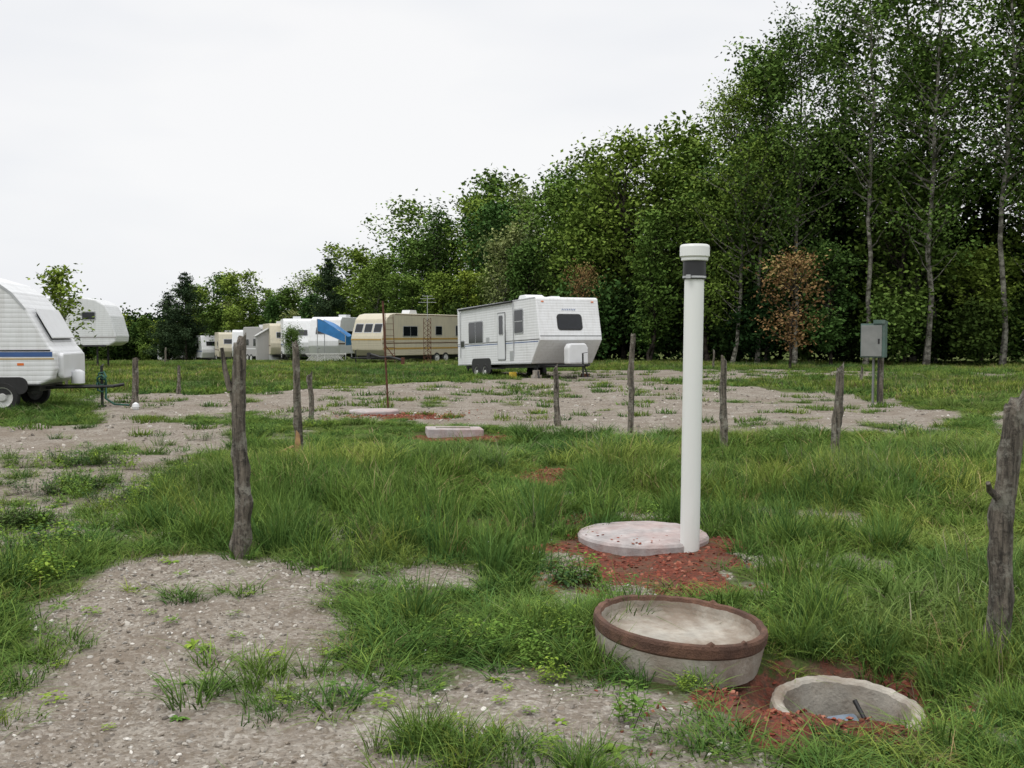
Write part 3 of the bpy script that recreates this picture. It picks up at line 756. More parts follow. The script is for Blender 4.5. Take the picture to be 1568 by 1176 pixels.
for cx, cy, n, h in ((-1.15, 4.55, 10, .55), (-.95, 4.25, 5, .45), (-.35, 3.85, 14, .7), (-.15, 3.7, 14, .6), (.25, 3.65, 10, .5), (-2.35, 3.9, 14, .6), (-1.9, 5.9, 5, .35), (.75, 4.75, 12, .75), (1.95, 3.6, 22, .7), (2.2, 4.1, 20, .9),
                     (1.2, 5.10, 10, .8), (1.55, 5.12, 12, .9), (1.9, 5.0, 12, .8), (2.12, 4.6, 12, .9), (-2.3, 5.0, 10, .5), (-2.5, 4.4, 12, .6), (.40, 5.1, 10, .6), (1.33, 5.2, 8, .7)):
    emit(cx + rg.normal(0, .11, n), cy + rg.normal(0, .09, n), pick(GI + [4], n), .85, h * rg.uniform(.6, 1.2, n))
x, y = band(16, 45, .5); b = bare_mask(x, y); k = (b > .3) & (rg.random(len(x)) < .7); x, y = x[k], y[k]
for _ in range(3): emit(x + rg.normal(0, .2, len(x)), y + rg.normal(0, .15, len(x)), pick(FS, len(x)), rg.uniform(1, 1.6, len(x)), rg.uniform(.7, 1.5, len(x)))
x, y = band(26, 60, 4); m = cover_max(x, y, 1.0); b = cover(x, y); k = (m >= .3) & (b < .45); x, y = x[k], y[k]
emit(x, y, pick(FS, len(x)), rg.uniform(1.6, 2.4, len(x)), rg.uniform(1, 1.8, len(x)))
x, y = band(2.4, 12, 7); b = bare_mask(x, y); r = red_mask(x, y); wn = fbm(x * .9 + 3, y * .9, 55)
k = (rg.random(len(x)) < .12 + .6 * sstep(.5, .6, wn)) & (b < .85) & (r < .4) & ((b > .12) | (rg.random(len(x)) < .25)); x, y = x[k], y[k]
emit(x, y, pick(WR + [WBY, WC], len(x), [.25, .25, .2, .3]), rg.uniform(.4, 1.0, len(x)))
x, y = band(2.6, 7, 45); b = bare_mask(x, y); k = (rg.random(len(x)) < .05 + .28 * (y < 5.2) * (b < .93)) & (b > .3) & (red_mask(x, y) < .5); x, y = x[k], y[k]
emit(x, y, pick([WC, WC, WC] + WR, len(x)), rg.uniform(.3, .75, len(x)))
def cl(cx, cy, rx, ry, n, ids, s0, s1):
    x = cx + rg.normal(0, rx * .5, n); y = cy + rg.normal(0, ry * .5, n); emit(x, y, pick(ids, n), rg.uniform(s0, s1, n))
for cx, cy, rx, ry, n in ((-4.5, 10.3, .5, .5, 26), (-5.4, 12.3, .7, .6, 26), (-3.6, 11.2, .5, .4, 18), (-4.1, 8.4, .45, .35, 26), (-3.7, 9.6, .5, .4, 14), (-5.6, 9.2, .5, .5, 20), (-3.5, 7.5, .3, .3, 14), (-4.8, 8.0, .3, .3, 12),
                      (3.4, 14.2, 1.2, .5, 20), (-4.4, 15.6, .6, .7, 14), (4.6, 13.2, .8, .5, 14), (-3.2, 17.6, .6, .7, 10), (6.5, 15, 1.0, .8, 18), (-3.15, 6.3, .25, .25, 8), (.45, 6.4, .2, .2, 8)):
    cl(cx, cy, rx, ry, n, WB + [WBY], .7, 1.2)
for cx, cy, rx, ry, n in ((.0, 5.1, .55, .22, 40), (-.4, 5.4, .3, .2, 12), (2.1, 5.8, .5, .3, 12), (-2.7, 4.7, .25, .5, 18), (-3.3, 9.0, .6, .6, 18)):
    cl(cx, cy, rx, ry, n, [WBY] + WR, .5, .9)
scatter('grass_and_weeds', np.concatenate(P_), np.concatenate(R_), np.concatenate(S_), np.concatenate(I_), VC)

FC = bpy.data.collections.new('flower_kinds')
for i in range(2):
    o = flower(i).obj('f%d' % i, coll=FC)
P_, R_, S_, I_ = [], [], [], []
x, y = band(3.4, 8, 1.6); k = (fbm(x * .8, y * .8, 61) > .5) & (x > -.8); x, y = x[k], y[k]
emit(x, y, pick([0, 1], len(x)), rg.uniform(.7, 1.2, len(x)))
scatter('white_wildflowers', np.concatenate(P_), np.concatenate(R_), np.concatenate(S_), np.concatenate(I_), FC)

SC = bpy.data.collections.new('stone_kinds')
for i in range(4): SC.objects.link(bpy.data.objects.new('s%d' % i, stone(i, 'pebble')))
P_, R_, S_, I_ = [], [], [], []
x, y = band(2.4, 9, 800); b = bare_mask(x, y); k = (rg.random(len(x)) < sstep(.2, .7, b) * (.35 + .65 * sstep(.36, .58, fbm(x * 1.7, y * 1.7, 99)))) & (red_mask(x, y) < .7); x, y = x[k], y[k]
s = .0045 + .0120 * rg.random(len(x)) ** 3 + (rg.random(len(x)) < .02) * .012
emit(x, y, pick([0, 1, 2, 3], len(x)), s, tilt=.5, zoff=.001)
x, y = band(9, 34, 14); b = bare_mask(x, y); k = rg.random(len(x)) < sstep(.3, .8, b) * .9; x, y = x[k], y[k]
emit(x, y, pick([0, 1, 2, 3], len(x)), .012 + .035 * rg.random(len(x)) ** 3, tilt=.5)
scatter('gravel', np.concatenate(P_), np.concatenate(R_), np.concatenate(S_), np.concatenate(I_), SC)
RC = bpy.data.collections.new('chip_kinds')
for i in range(4): RC.objects.link(bpy.data.objects.new('r%d' % i, stone(20 + i, 'redchip', .35)))
P_, R_, S_, I_ = [], [], [], []
for cx, cy, rx, ry in REDS:
    n = int(2600 * rx * ry); x = cx + rg.uniform(-1.4, 1.4, n) * rx; y = cy + rg.uniform(-1.4, 1.4, n) * ry
    k = (rg.random(n) < np.maximum(red_mask(x, y), .03)) & (((x - HOLE[0]) ** 2 + (y - HOLE[1]) ** 2) > .35 ** 2); x, y = x[k], y[k]
    emit(x, y, pick([0, 1, 2, 3], len(x)), rg.uniform(.005, .016, len(x)) * (1 + .03 * y), tilt=.5, zoff=.003)
n = 60; a_ = rg.random(n) * 6.283; r_ = .5 * rg.random(n) ** .35
x = 1.02 + r_ * np.cos(a_); y = 7.75 + r_ * np.sin(a_); k = y < 7.75; x, y = x[k], y[k]; n = len(x)
P_.append(np.stack([x, y, np.full(n, gz(1.03, 7.75) + .066)], 1)); R_.append(np.stack([rg.normal(0, .2, n), rg.normal(0, .2, n), rg.random(n) * 6.283], 1)); S_.append(np.repeat(rg.uniform(.006, .014, n)[:, None], 3, 1)); I_.append(pick([0, 1, 2, 3], n))
scatter('red_mulch_chips', np.concatenate(P_), np.concatenate(R_), np.concatenate(S_), np.concatenate(I_), RC)

# ------------------------------------------------------------------ fence posts
def post(name, x, y, h, r, lean=(0, 0), seed=0, knots=3, flare=.25, split=None, fresh=False):
    rr = random.Random(seed); mb = MB(); n = 16; K = 36
    z0 = gz(x, y) - .15
    ph = [rr.random() * 6 for _ in range(4)]
    kn = [(rr.uniform(.15, .9), rr.random() * 6.28, rr.uniform(.25, .55)) for _ in range(knots)]
    vs = []; H = h + .15
    for i in range(K + 1):
        t = i / K; cx = lean[0] * t + .022 * math.sin(3.1 * t + ph[0]) + .01 * math.sin(9 * t + ph[1]); cy = lean[1] * t + .015 * math.sin(2.3 * t + ph[2])
        for j in range(n):
            w = 2 * math.pi * j / n
            q = r * (1 - .16 * t) * (1 + flare * math.exp(-t * 9)) * (1 + .07 * math.sin(2 * w + ph[3] + t * 3) + .055 * math.sin(5 * w + t * 5) + rr.uniform(-.05, .05))
            for kt, kw, ka in kn:
                dw = math.cos(w - kw); q *= 1 + ka * math.exp(-((t - kt) * 24 * h / 1.4) ** 2) * max(0, dw) ** 3
            zt = H * t + (rr.uniform(-.025, .035) + .045 * math.sin(w + ph[0]) if i == K else 0)
            vs.append((cx + q * math.cos(w), cy + q * math.sin(w), zt))
    fs = [(i * n + j, i * n + (j + 1) % n, (i + 1) * n + (j + 1) % n, (i + 1) * n + j) for i in range(K) for j in range(n)]
    mb.add(vs, fs, 'wood', True)
    top = vs[-n:]; c = (sum(v[0] for v in top) / n, sum(v[1] for v in top) / n, H - .012)
    mb.add(top + [c], [(j, (j + 1) % n, n) for j in range(n)], 'wood')
    if split:
        for (a, b, rb) in split:
            mb.tube([a, ((a[0] + b[0]) / 2 - .008, a[1], (a[2] + b[2]) / 2), b], [rb * 1.3, rb, rb * .7], 'wood', 7)
    if fresh:
        mb.prism([(-.05, -.16), (.05, -.16), (.03, .14), (-.02, .2)], (0, -r * 1.18, .36), (1, 0, 0), (0, .1, 1), (0, -1, 0), .012, 'fresh_wood')
    return mb.obj(name, None, (x, y, z0))
FP = 'wooden_fence_post'
post(FP, -1.93, 7.0, 1.52, .054, (.04, 0), 1, 8, .3, [((-.03, -.01, 1.32), (-.085, -.01, 1.62), .018)])
post(FP, -2.77, 13.0, 1.5, .05, (-.05, 0), 2, 5, .2, None, True)
post(FP, -3.72, 18.5, .88, .05, (.03, 0), 3)
post(FP, .78, 17.6, 1.02, .05, (.0, 0), 4)
post(FP, 1.96, 16.4, 1.58, .046, (.0, 0), 5, 4)
post(FP, 2.92, 13.7, 1.30, .05, (-.07, 0), 6, 5, .5)
post(FP, 3.84, 12.0, 1.22, .052, (.10, 0), 7, 5)
post(FP, 2.33, 4.85, 1.28, .058, (.13, .03), 8, 9, .35, [((.02, -.02, .98), (-.05, -.06, 1.06), .016)])
post(FP, -8.25, 22, 1.05, .07, (.03, 0), 9)
post(FP, -9.1, 27.5, .75, .05, (0, 0), 10)
post(FP, 3.9, 33, .55, .10, (0, 0), 12)
for i, (x, y, h) in enumerate(((-20, 58, .9), (-16.5, 60, .8), (10, 50, .9), (12.5, 36, .5))): post(FP, x, y, h, .05, (.02, 0), 20 + i)
mb = MB(); mb.tube([(-.3, .05, .02), (.0, 0, .12), (.16, -.02, .2)], [.03, .026, .02], 'fresh_wood', 7); mb.obj('split_stake', None, (-2.95, 12.8, gz(-2.95, 12.8)))

# ------------------------------------------------------------------ PVC vent pipe
g0 = gz(1.31, 7.35)
e = empty('vent_pipe', (1.31, 7.35, g0), (0, math.radians(.5), 0))
mb = MB(); mb.tube([(0, 0, -.1), (0, 0, 2.04)], .071, 'pvc', 40); mb.obj('pipe', e)
mb = MB(); mb.lathe([(.071, 1.99), (.083, 1.99), (.084, 2.0), (.082, 2.12), (.074, 2.125)], 'rubber_coupling', 40); mb.obj('rubber_coupling', e)
mb = MB(); mb.lathe([(.080, 1.997), (.0865, 1.998), (.0865, 2.012), (.080, 2.013)], 'steel', 40); mb.box((-.075, -.1, 1.992), (-.045, -.078, 2.018), 'steel'); mb.obj('hose_clamp', e)
mb = MB(); mb.lathe([(.074, 2.122), (.094, 2.122), (.097, 2.128), (.097, 2.145), (.102, 2.15), (.108, 2.155), (.108, 2.222), (.103, 2.236), (.095, 2.24), (.0, 2.245)], 'pvc', 40, smooth=False); mb.obj('cap', e)

# ------------------------------------------------------------------ septic covers and rings
mb = MB(); mb.lathe([(.50, -.05), (.505, .04), (.49, .06), (.30, .068), (.0, .07)], 'concrete_pink', 64, jit=.003)
mb.obj('concrete_manhole_cover', None, (1.02, 7.75, gz(1.03, 7.75)))
mb = MB(); mb.lathe([(.50, -.05), (.505, .05), (.49, .07), (.0, .08)], 'concrete_pink', 48, jit=.004); mb.obj('concrete_manhole_cover', None, (-2.8, 20.4, gz(-2.8, 20.4)))
mb = MB(); mb.prism(rrect(.9, .55, .05), (0, 0, -.05), (1, 0, 0), (0, 1, 0), (0, 0, 1), .17, 'concrete_pink'); mb.box((-.3, -.06, .118), (.25, .06, .145), 'concrete'); mb.obj('concrete_tank_lid', None, (-.93, 16.1, gz(-.93, 16.1)), (0, .02, .15), .012)
mb = MB()
CR, RB = 'concrete_ring', 'rim_brown'
mb.lathe([(.395, -.05), (.405, .0, CR), (.413, .05, CR), (.419, .092, CR), (.427, .102, RB), (.431, .145, RB), (.426, .160, RB), (.412, .166, RB), (.398, .160, RB), (.392, .140, RB), (.388, .105, CR), (.378, .085, CR), (.34, .074, CR), (.2, .066, CR), (0, .062, CR)], CR, 128, jit=.0028, seed=4)
for w, s in ((-1.75, .024), (-1.3, .016), (2.2, .018), (.6, .02)):
    mb.tube([(.412 * math.cos(w), .412 * math.sin(w), .150), (.412 * math.cos(w + .07), .412 * math.sin(w + .07), .164), (.412 * math.cos(w + .14), .412 * math.sin(w + .14), .152)], [s * .5, s * .7, s * .3], 'rim_brown', 7)
mb.obj('upturned_manhole_lid', None, (.83, 4.98, gz(.83, 4.98) + .02), (math.radians(2.2), math.radians(3.6), .3))
mb = MB()
mb.lathe([(.33, -.7), (.338, -.09), (.333, -.055), (.322, -.045), (.290, -.048), (.278, -.06), (.272, -.2), (.27, -.7)], 'concrete_ring', 96, jit=.0035, seed=9)
mb.obj('concrete_riser_ring', None, (HOLE[0], HOLE[1], -.025), (math.radians(3), 0, 0))
mb = MB(); mb.tube([(-.12, .1, -.30), (.08, .06, -.27)], .045, 'scrap', 10); mb.prism(rrect(.16, .11, .02), (.04, .14, -.24), (1, .3, 0), (-.2, .6, .5), (0, -.6, .7), .03, 'scrap'); mb.tube([(.1, -.1, -.5), (.14, .08, -.22), (.1, .18, -.12)], .012, 'black', 6)
mb.lathe([(.268, -.36), (0, -.35)], 'black', 32)  # black disc paints in the shade deep inside the hole
mb.obj('tank_debris_and_shade_disc', None, (HOLE[0], HOLE[1], 0))

# ------------------------------------------------------------------ utility pedestal
e = empty('electrical_pedestal', (8.70, 24.2, gz(8.78, 24.2)), (0, 0, math.radians(-33)))
mb = MB(); mb.box((-.28, -.14, 1.17), (.28, .14, 1.98), 'utilgreen'); mb.obj('box', e, bevel=.012)
mb = MB(); mb.box((-.26, -.162, 1.20), (.22, -.142, 1.94), 'utilgrey'); mb.box((.13, -.175, 1.5), (.17, -.163, 1.62), 'black'); mb.obj('door', e, bevel=.005)
mb = MB(); mb.prism([(-.18, 0), (.18, 0), (.18, .05), (-.18, .09)], (.282, 0, 1.98), (0, 1, 0), (0, 0, 1), (-1, 0, 0), .26, 'utilgreen'); mb.obj('hood', e)
mb = MB(); mb.tube([(.12, .2, -.1), (.12, .2, 1.85)], .075, 'wood', 12); mb.obj('wood_post', e)
mb = MB(); mb.tube([(-.02, .08, -.1), (-.02, .08, 1.2)], .03, 'utilgrey', 10); mb.tube([(.1, .05, .0), (.1, .05, 1.2)], .02, 'black', 8); mb.obj('conduit', e)

# metal stand between posts
e = empty('rusty_hookup_pole', (-2.72, 21.6, gz(-2.72, 21.6)))
mb = MB(); mb.tube([(.06, 0, -.1), (.0, 0, 1.2), (-.05, 0, 2.35)], .022, 'rust', 8); mb.obj('pole', e)
mb = MB(); mb.tube([(-.36, .05, 1.22), (-.1, 0, 1.14), (.1, 0, 1.15), (.38, -.05, 1.08)], .025, 'black', 8); mb.tube([(-.36, .05, 1.24), (-.36, .05, 1.1)], .045, 'black', 10); mb.tube([(.38, -.05, 1.14), (.38, -.05, 1.0)], .04, 'rust', 10); mb.tube([(0, 0, 1.4), (.2, 0, 1.14)], .012, 'rust', 6); mb.obj('crossarm', e)

# ------------------------------------------------------------------ trailers
def win(mb, O, U, V, Nn, w, h, r=.05, div=None, frame='alu', f=.045):
    O = Vector(O); Nv = Vector(Nn).normalized(); O = O - Nv * .01
    mb.prism(rrect(w + 2 * f, h + 2 * f, r + f * .6), O, U, V, Nn, .028, frame)
    mb.prism(rrect(w, h, r), O, U, V, Nn, .034, 'glass')
    if div == 'v': mb.prism(rrect(.03, h, .005, 1), O, U, V, Nn, .042, frame)
    if div == 'h': mb.prism(rrect(w, .03, .005, 1), O, U, V, Nn, .042, frame)
def strip(mb, x0, x1, y, z0, z1, k, side):
    mb.box((x0, min(y, y + side * .006), z0), (x1, max(y, y + side * .006), z1), k)
def wheel(mb, x, y, z, r, side, hub='hub'):
    w = .2
    def ring(R, yy): return [(x + R * math.cos(a), yy, z + R * math.sin(a)) for a in [2 * math.pi * j / 24 for j in range(24)]]
    prof = [(r * .6, y - side * w), (r * .95, y - side * w), (r, y - side * w * .8), (r, y - side * .04), (r * .93, y), (r * .66, y)]
    for (ra, ya), (rb, yb) in zip(prof[:-1], prof[1:]):
        mb.add(ring(ra, ya) + ring(rb, yb), [(j, (j + 1) % 24, 24 + (j + 1) % 24, 24 + j) for j in range(24)], 'tyre', True)
    for (ra, ya), (rb, yb) in (((r * .66, y), (r * .6, y - side * .02)), ((r * .6, y - side * .02), (r * .3, y - side * .05)), ((r * .3, y - side * .05), (r * .22, y + side * .01)), ((r * .22, y + side * .01), (.001, y + side * .015))):
        mb.add(ring(ra, ya) + ring(rb, yb), [(j, (j + 1) % 24, 24 + (j + 1) % 24, 24 + j) for j in range(24)], hub, True)
def tongue(mb, z, L=1.15, W=.9, rb=.05):
    for s in (-1, 1): mb.tube([(-.9, s * W, z), (L, s * .05, z)], rb, 'black', 6, smooth=False)
    mb.tube([(L - .02, 0, z), (L + .22, 0, z + .04)], rb, 'black', 8)
    mb.tube([(L - .25, 0, z - .42), (L - .25, 0, z + .45)], .032, 'black', 8); mb.tube([(L - .25, 0, z + .45), (L - .25, .2, z + .48)], .012, 'black', 6)
    mb.tube([(L - .25, 0, z - .46), (L - .25, 0, z - .42)], .09, 'black', 8)
def body(e, prof, W, mat, bev=.05):
    mb = MB(); mb.prism(prof, (0, W / 2, 0), (1, 0, 0), (0, 0, 1), (0, -1, 0), W, mat); return mb.obj('body', e, bevel=bev, seg=3)

# --- A: white trailer with blue stripe at the left
gA = gz(-9.7, 22)
e = empty('white_travel_trailer', (-9.74, 22.18, gA + .06), (0, 0, math.radians(10)))
W = 2.4
prof = [(-7.4, .50), (-.35, .50), (-.08, .62), (0, .85), (0, 1.18), (-.12, 1.32), (-.55, 2.12), (-.8, 2.45), (-1.1, 2.66), (-1.7, 2.84), (-2.6, 2.92), (-7.2, 2.92), (-7.4, 2.7)]
body(e, prof, W, 'white_siding')
mb = MB()
for x0 in (-1.85, -4.2, -6.3): win(mb, (x0, -W / 2, 1.92), (1, 0, 0), (0, 0, 1), (0, -1, 0), .95, .62, .08, 'v', 'black')
fu = Vector((0, 1, 0)); fv = Vector((-.43, 0, .80)).normalized(); fn = Vector((.80, 0, .43)).normalized()
win(mb, Vector((-.335, 0, 1.72)), fu, fv, fn, 1.6, .62, .06, None, 'alu')
mb.obj('windows', e)
mb = MB(); mb.prism([(-.9, -.36), (.9, -.36), (.9, .36), (-.9, .36)], Vector((-.335, 0, 1.72)) + fn * .06 + fv * .05, fu, fv, fn + fv * .15, .03, 'white_panel'); mb.obj('rock_guard', e, bevel=.02)
mb = MB(); mb.prism(rrect(1.9, .55, .1), (-.03, 0, .9), (0, 1, 0), (.0, 0, 1), (1, 0, 0), .12, 'white_panel'); mb.obj('nose_cap', e, bevel=.04)
mb = MB()
strip(mb, -7.4, -.06, -W / 2, 1.10, 1.20, 'blue', -1); strip(mb, -7.4, -.10, -W / 2, 1.215, 1.245, 'black', -1); strip(mb, -7.4, -.03, -W / 2, 1.045, 1.07, 'ochre', -1)
strip(mb, -.75, -.62, -W / 2, .92, .97, 'orange', -1); strip(mb, -7.4, -.3, -W / 2, .50, .53, 'black', -1)
mb.prism([(-.6, 2.08), (-.56, 2.1), (-.83, 2.44), (-1.12, 2.655), (-1.7, 2.83), (-2.6, 2.91), (-7.2, 2.91), (-7.2, 2.87), (-2.6, 2.87), (-1.7, 2.78), (-1.14, 2.61), (-.87, 2.40)], (0, -W / 2, 0), (1, 0, 0), (0, 0, 1), (0, -1, 0), .012, 'alu')
mb.obj('stripes', e)
mb = MB(); mb.prism(rrect(1.9, .36, .16), (-1.5, -W / 2 + .01, .50), (1, 0, 0), (0, 0, 1), (0, -1, 0), .02, 'black'); mb.obj('wheel_well', e)
mb = MB()
for xx in (-1.05, -1.9):
    for sd_ in (-1, 1): wheel(mb, xx, sd_ * (W / 2 + .03), .26, .32, sd_)
mb.obj('wheels', e)
mb = MB(); mb.box((-7, -.9, .36), (-.4, .9, .49), 'black'); tongue(mb, .42, .9, .55, .035); mb.tube([(.2, -.2, .5), (.2, -.2, .75), (.2, -.2, .8)], [.14, .14, .06], 'white_panel', 14); mb.obj('frame_and_tongue', e)
mb = MB()
pts_ = [(.66 + .10 * math.cos(t * 1.1), -.08 + .05 * math.sin(t * .7), .62 + .14 * math.sin(t * 1.1) - .012 * t) for t in range(18)]
mb.tube(pts_ + [(.75, -.1, .15), (.95, -.2, .03), (1.3, -.4, .02)], .024, 'green_cloth', 6); mb.obj('hose', e)
mb = MB(); mb.lathe([(.0, .0), (.06, .01), (.08, .07), (.065, .13), (.025, .16), (0, .17)], 'white_panel', 16); mb.obj('white_jug', None, (-8.1, 21.6, gz(-8.1, 21.6)))

# --- B: fifth-wheel trailer
e = empty('fifth_wheel_trailer', (-19.7, 51, gz(-19.5, 50)), (0, 0, math.radians(6)))
W = 2.4
prof = [(-10, .55), (-2.5, .55), (-2.3, 1.05), (-.35, 1.12), (-.05, 1.3), (0, 1.6), (-.25, 2.6), (-.55, 3.15), (-1.0, 3.42), (-1.6, 3.5), (-10, 3.5)]
body(e, prof, W, 'white_siding', .08)
mb = MB(); win(mb, (-3.4, -W / 2, 2.3), (1, 0, 0), (0, 0, 1), (0, -1, 0), .8, .6); win(mb, (-1.3, -W / 2, 2.6), (1, 0, 0), (0, 0, 1), (0, -1, 0), .6, .35); mb.obj('windows', e)
mb = MB(); strip(mb, -10, -.02, -W / 2, 1.5, 1.58, 'grey_siding', -1); strip(mb, -2.3, -.5, -W / 2, 1.08, 1.16, 'black', -1); mb.tube([(-1.0, -.9, 1.1), (-1.0, -.9, .0)], .05, 'black', 8); mb.tube([(-1.0, .9, 1.1), (-1.0, .9, .0)], .05, 'black', 8); mb.box((-2.8, -1.1, .3), (-2.4, 1.1, 1.0), 'black'); mb.obj('landing_gear', e)
mb = MB(); wheel(mb, -6, -W / 2 + .04, .35, .35, -1); wheel(mb, -6.9, -W / 2 + .04, .35, .35, -1); mb.obj('wheels', e)

# --- C: main white trailer
gC = gz(2.2, 37.5)
e = empty('white_travel_trailer', (2.22, 37.2, gC), (0, math.radians(-2.0), math.radians(-65)))
W = 2.62; b0 = .60
prof = [(-8.0, b0), (-.75, b0), (-.12, b0 + .72), (0, b0 + .86), (-.02, b0 + 1.0), (-.30, b0 + 2.40), (-.38, b0 + 2.46), (-8.0, b0 + 2.46)]
body(e, prof, W, 'white_siding', .035)
mb = MB()
sd = ((1, 0, 0), (0, 0, 1), (0, -1, 0))
win(mb, (-5.95, -W / 2, b0 + 1.35), *sd, 1.45, .86, .06, 'v'); win(mb, (-1.75, -W / 2, b0 + 1.62), *sd, .72, .86, .06, 'h')
win(mb, (-7.4, -W / 2, b0 + .9), *sd, .35, .25, .04)
fv = Vector((-.28, 0, 1.40)).normalized(); fn = Vector((1.40, 0, .28)).normalized(); fc = Vector((-.125, 0, b0 + 1.52))
win(mb, fc, (0, 1, 0), fv, fn, .95, .52, .1, None, 'black', .05)
mb.obj('windows', e)
mb = MB(); mb.prism(rrect(.76, 1.89, .06), (-3.35, -W / 2 + .01, b0 + 1.1), *sd, .022, 'black'); mb.prism(rrect(.72, 1.85, .06), (-3.35, -W / 2 + .01, b0 + 1.1), *sd, .03, 'alu'); mb.prism(rrect(.64, 1.77, .04), (-3.35, -W / 2 + .01, b0 + 1.1), *sd, .036, 'white_panel')
mb.tube([(-2.88, -W / 2 - .06, b0 + .55), (-2.88, -W / 2 - .06, b0 + 1.35)], .015, 'black', 6); mb.box((-3.7, -W / 2 - .35, b0 - .18), (-3.05, -W / 2, b0 - .13), 'black')
win(mb, (-3.35, -W / 2 - .022, b0 + 1.55), *sd, .34, .72, .04, None, 'alu', .03); mb.obj('door', e)
mb = MB(); strip(mb, -8, -.33, -W / 2, b0 + 2.40, b0 + 2.45, 'alu', -1); strip(mb, -8, -.02, -W / 2, b0 + .88, b0 + .905, 'black', -1); strip(mb, -8, -.12, -W / 2, b0 + .80, b0 + .83, 'blue', -1)
strip(mb, -8, -.72, -W / 2, b0, b0 + .05, 'alu', -1)
mb.tube([(-7.6, -W / 2 - .08, b0 + 2.37), (-2.2, -W / 2 - .08, b0 + 2.40)], .045, 'black', 8)
for x in (-7.6, -2.2): mb.tube([(x, -W / 2 - .04, b0 + 2.36), (x, -W / 2 - .03, b0 + .3)], .018, 'alu', 6)
strip(mb, -2.6, -2.25, -W / 2, b0 + .12, b0 + .5, 'alu', -1); strip(mb, -4.9, -4.55, -W / 2, b0 + .9, b0 + 1.1, 'alu', -1)
mb.prism([(-1.28, 0), (1.28, 0), (1.28, .02), (-1.28, .02)], Vector((-.02, 0, b0 + 1.0)), (0, 1, 0), fv, fn, .01, 'black')
for i in range(8): mb.prism([(-.03, -.02), (.0, .045), (.02, .045), (-.01, -.02)], Vector((-.215, -.25 + i * .075, b0 + 1.98)), (0, 1, 0), fv, fn, .012, 'blue')
for yy in (-1.05, 1.05): mb.prism(rrect(.1, .04, .01), Vector((-.275, yy, b0 + 2.29)), (0, 1, 0), fv, fn, .02, 'orange')
mb.obj('trim', e)
mb = MB(); mb.prism([(-.45, 0), (.45, 0), (.40, .2), (.2, .28), (-.3, .28), (-.45, .1)], (-3.2, .35, b0 + 2.46), (1, 0, 0), (0, 0, 1), (0, -1, 0), .8, 'white_panel'); mb.prism(rrect(.4, .4, .04), (-1.4, 0, b0 + 2.46), (1, 0, 0), (0, 1, 0), (0, 0, 1), .1, 'white_panel'); mb.prism(rrect(.4, .4, .04), (-6.4, 0, b0 + 2.46), (1, 0, 0), (0, 1, 0), (0, 0, 1), .09, 'white_panel'); mb.obj('roof_air_conditioner', e, bevel=.04)
mb = MB()
for x in (-5.0, -5.85): wheel(mb, x, -W / 2 - .03, .30, .34, -1); wheel(mb, x, W / 2 + .03, .30, .34, 1)
mb.obj('wheels', e)
mb = MB(); mb.prism(rrect(2.0, .62, .22), (-5.42, -W / 2 + .02, .56), *sd, .03, 'black'); mb.obj('wheel_well', e)
mb = MB(); mb.box((-7.8, -1.0, .45), (-.8, 1.0, b0 - .01), 'black'); tongue(mb, .5, 1.1)
for yy in (-1.0, 1.0): mb.tube([(-.9, yy, .55), (-.6, yy * 1.05, .02)], .03, 'black', 6)
mb.tube([(-7.6, -1, .5), (-7.6, -1, .15)], .04, 'black', 6)
mb.obj('frame_and_tongue', e)
mb = MB(); mb.prism([(-.42, 0), (.42, 0), (.42, .6), (.32, .76), (-.32, .76), (-.42, .6)], (.15, 0, .56), (0, 1, 0), (0, 0, 1), (1, 0, 0), .38, 'white_panel'); mb.obj('propane_cover', e, bevel=.06)
mb = MB(); mb.box((-1.0, -1.2, -.05), (-.7, -.9, .18), 'concrete'); mb.box((-.95, -1.15, .18), (-.75, -.95, .36), 'concrete'); mb.box((.75, -.2, -.05), (1.1, .2, .08), 'concrete'); mb.box((-2.3, -1.5, .0), (-2.05, -1.3, .3), 'yellow'); mb.box((-.95, .9, -.05), (-.7, 1.15, .2), 'rust'); mb.obj('support_blocks', e)

# --- D: cream trailer
e = empty('cream_travel_trailer', (-8.5, 58.65, gz(-8.5, 58)), (0, 0, math.radians(-123)))
W = 2.4; b0 = .5
prof = [(-10.5, b0), (-.45, b0), (-.1, b0 + .35), (0, b0 + .95), (-.05, b0 + 1.15), (-.42, b0 + 2.15), (-.75, b0 + 2.42), (-1.2, b0 + 2.5), (-10.5, b0 + 2.5)]
body(e, prof, W, 'cream_siding', .05)
mb = MB(); sl = ((-1, 0, 0), (0, 0, 1), (0, 1, 0))
win(mb, (-2.6, W / 2, b0 + 1.45), *sl, 1.3, .55, .04, 'v'); win(mb, (-7.9, W / 2, b0 + 1.5), *sl, 1.4, .6, .04, 'v'); win(mb, (-5.4, W / 2, b0 + 1.5), *sl, .6, .5, .04)
fv = Vector((-.37, 0, 1.0)).normalized(); fn = Vector((1, 0, .37)).normalized()
for yy in (-.72, 0, .72): win(mb, (-.235, yy, b0 + 1.62), (0, 1, 0), fv, fn, .56, .5, .04)
mb.obj('windows', e)
mb = MB(); y = W / 2
strip(mb, -10.5, -.03, y, b0 + .95, b0 + 1.05, 'ochre', 1); strip(mb, -10.5, -.05, y, b0 + .72, b0 + .78, 'brown', 1); strip(mb, -10.5, -.1, y, b0 + .38, b0 + .48, 'ochre', 1); strip(mb, -10.5, -1.2, y, b0 + 2.4, b0 + 2.44, 'brown', 1)
mb.box((-.006, -1.15, b0 + .92), (.006, 1.15, b0 + 1.0), 'ochre'); mb.obj('stripes', e)
mb = MB(); mb.box((-9, -1, .3), (-.5, 1, .49), 'black'); tongue(mb, .4)
for x in (-5.2, -6.1): wheel(mb, x, y + .03, .33, .33, 1)
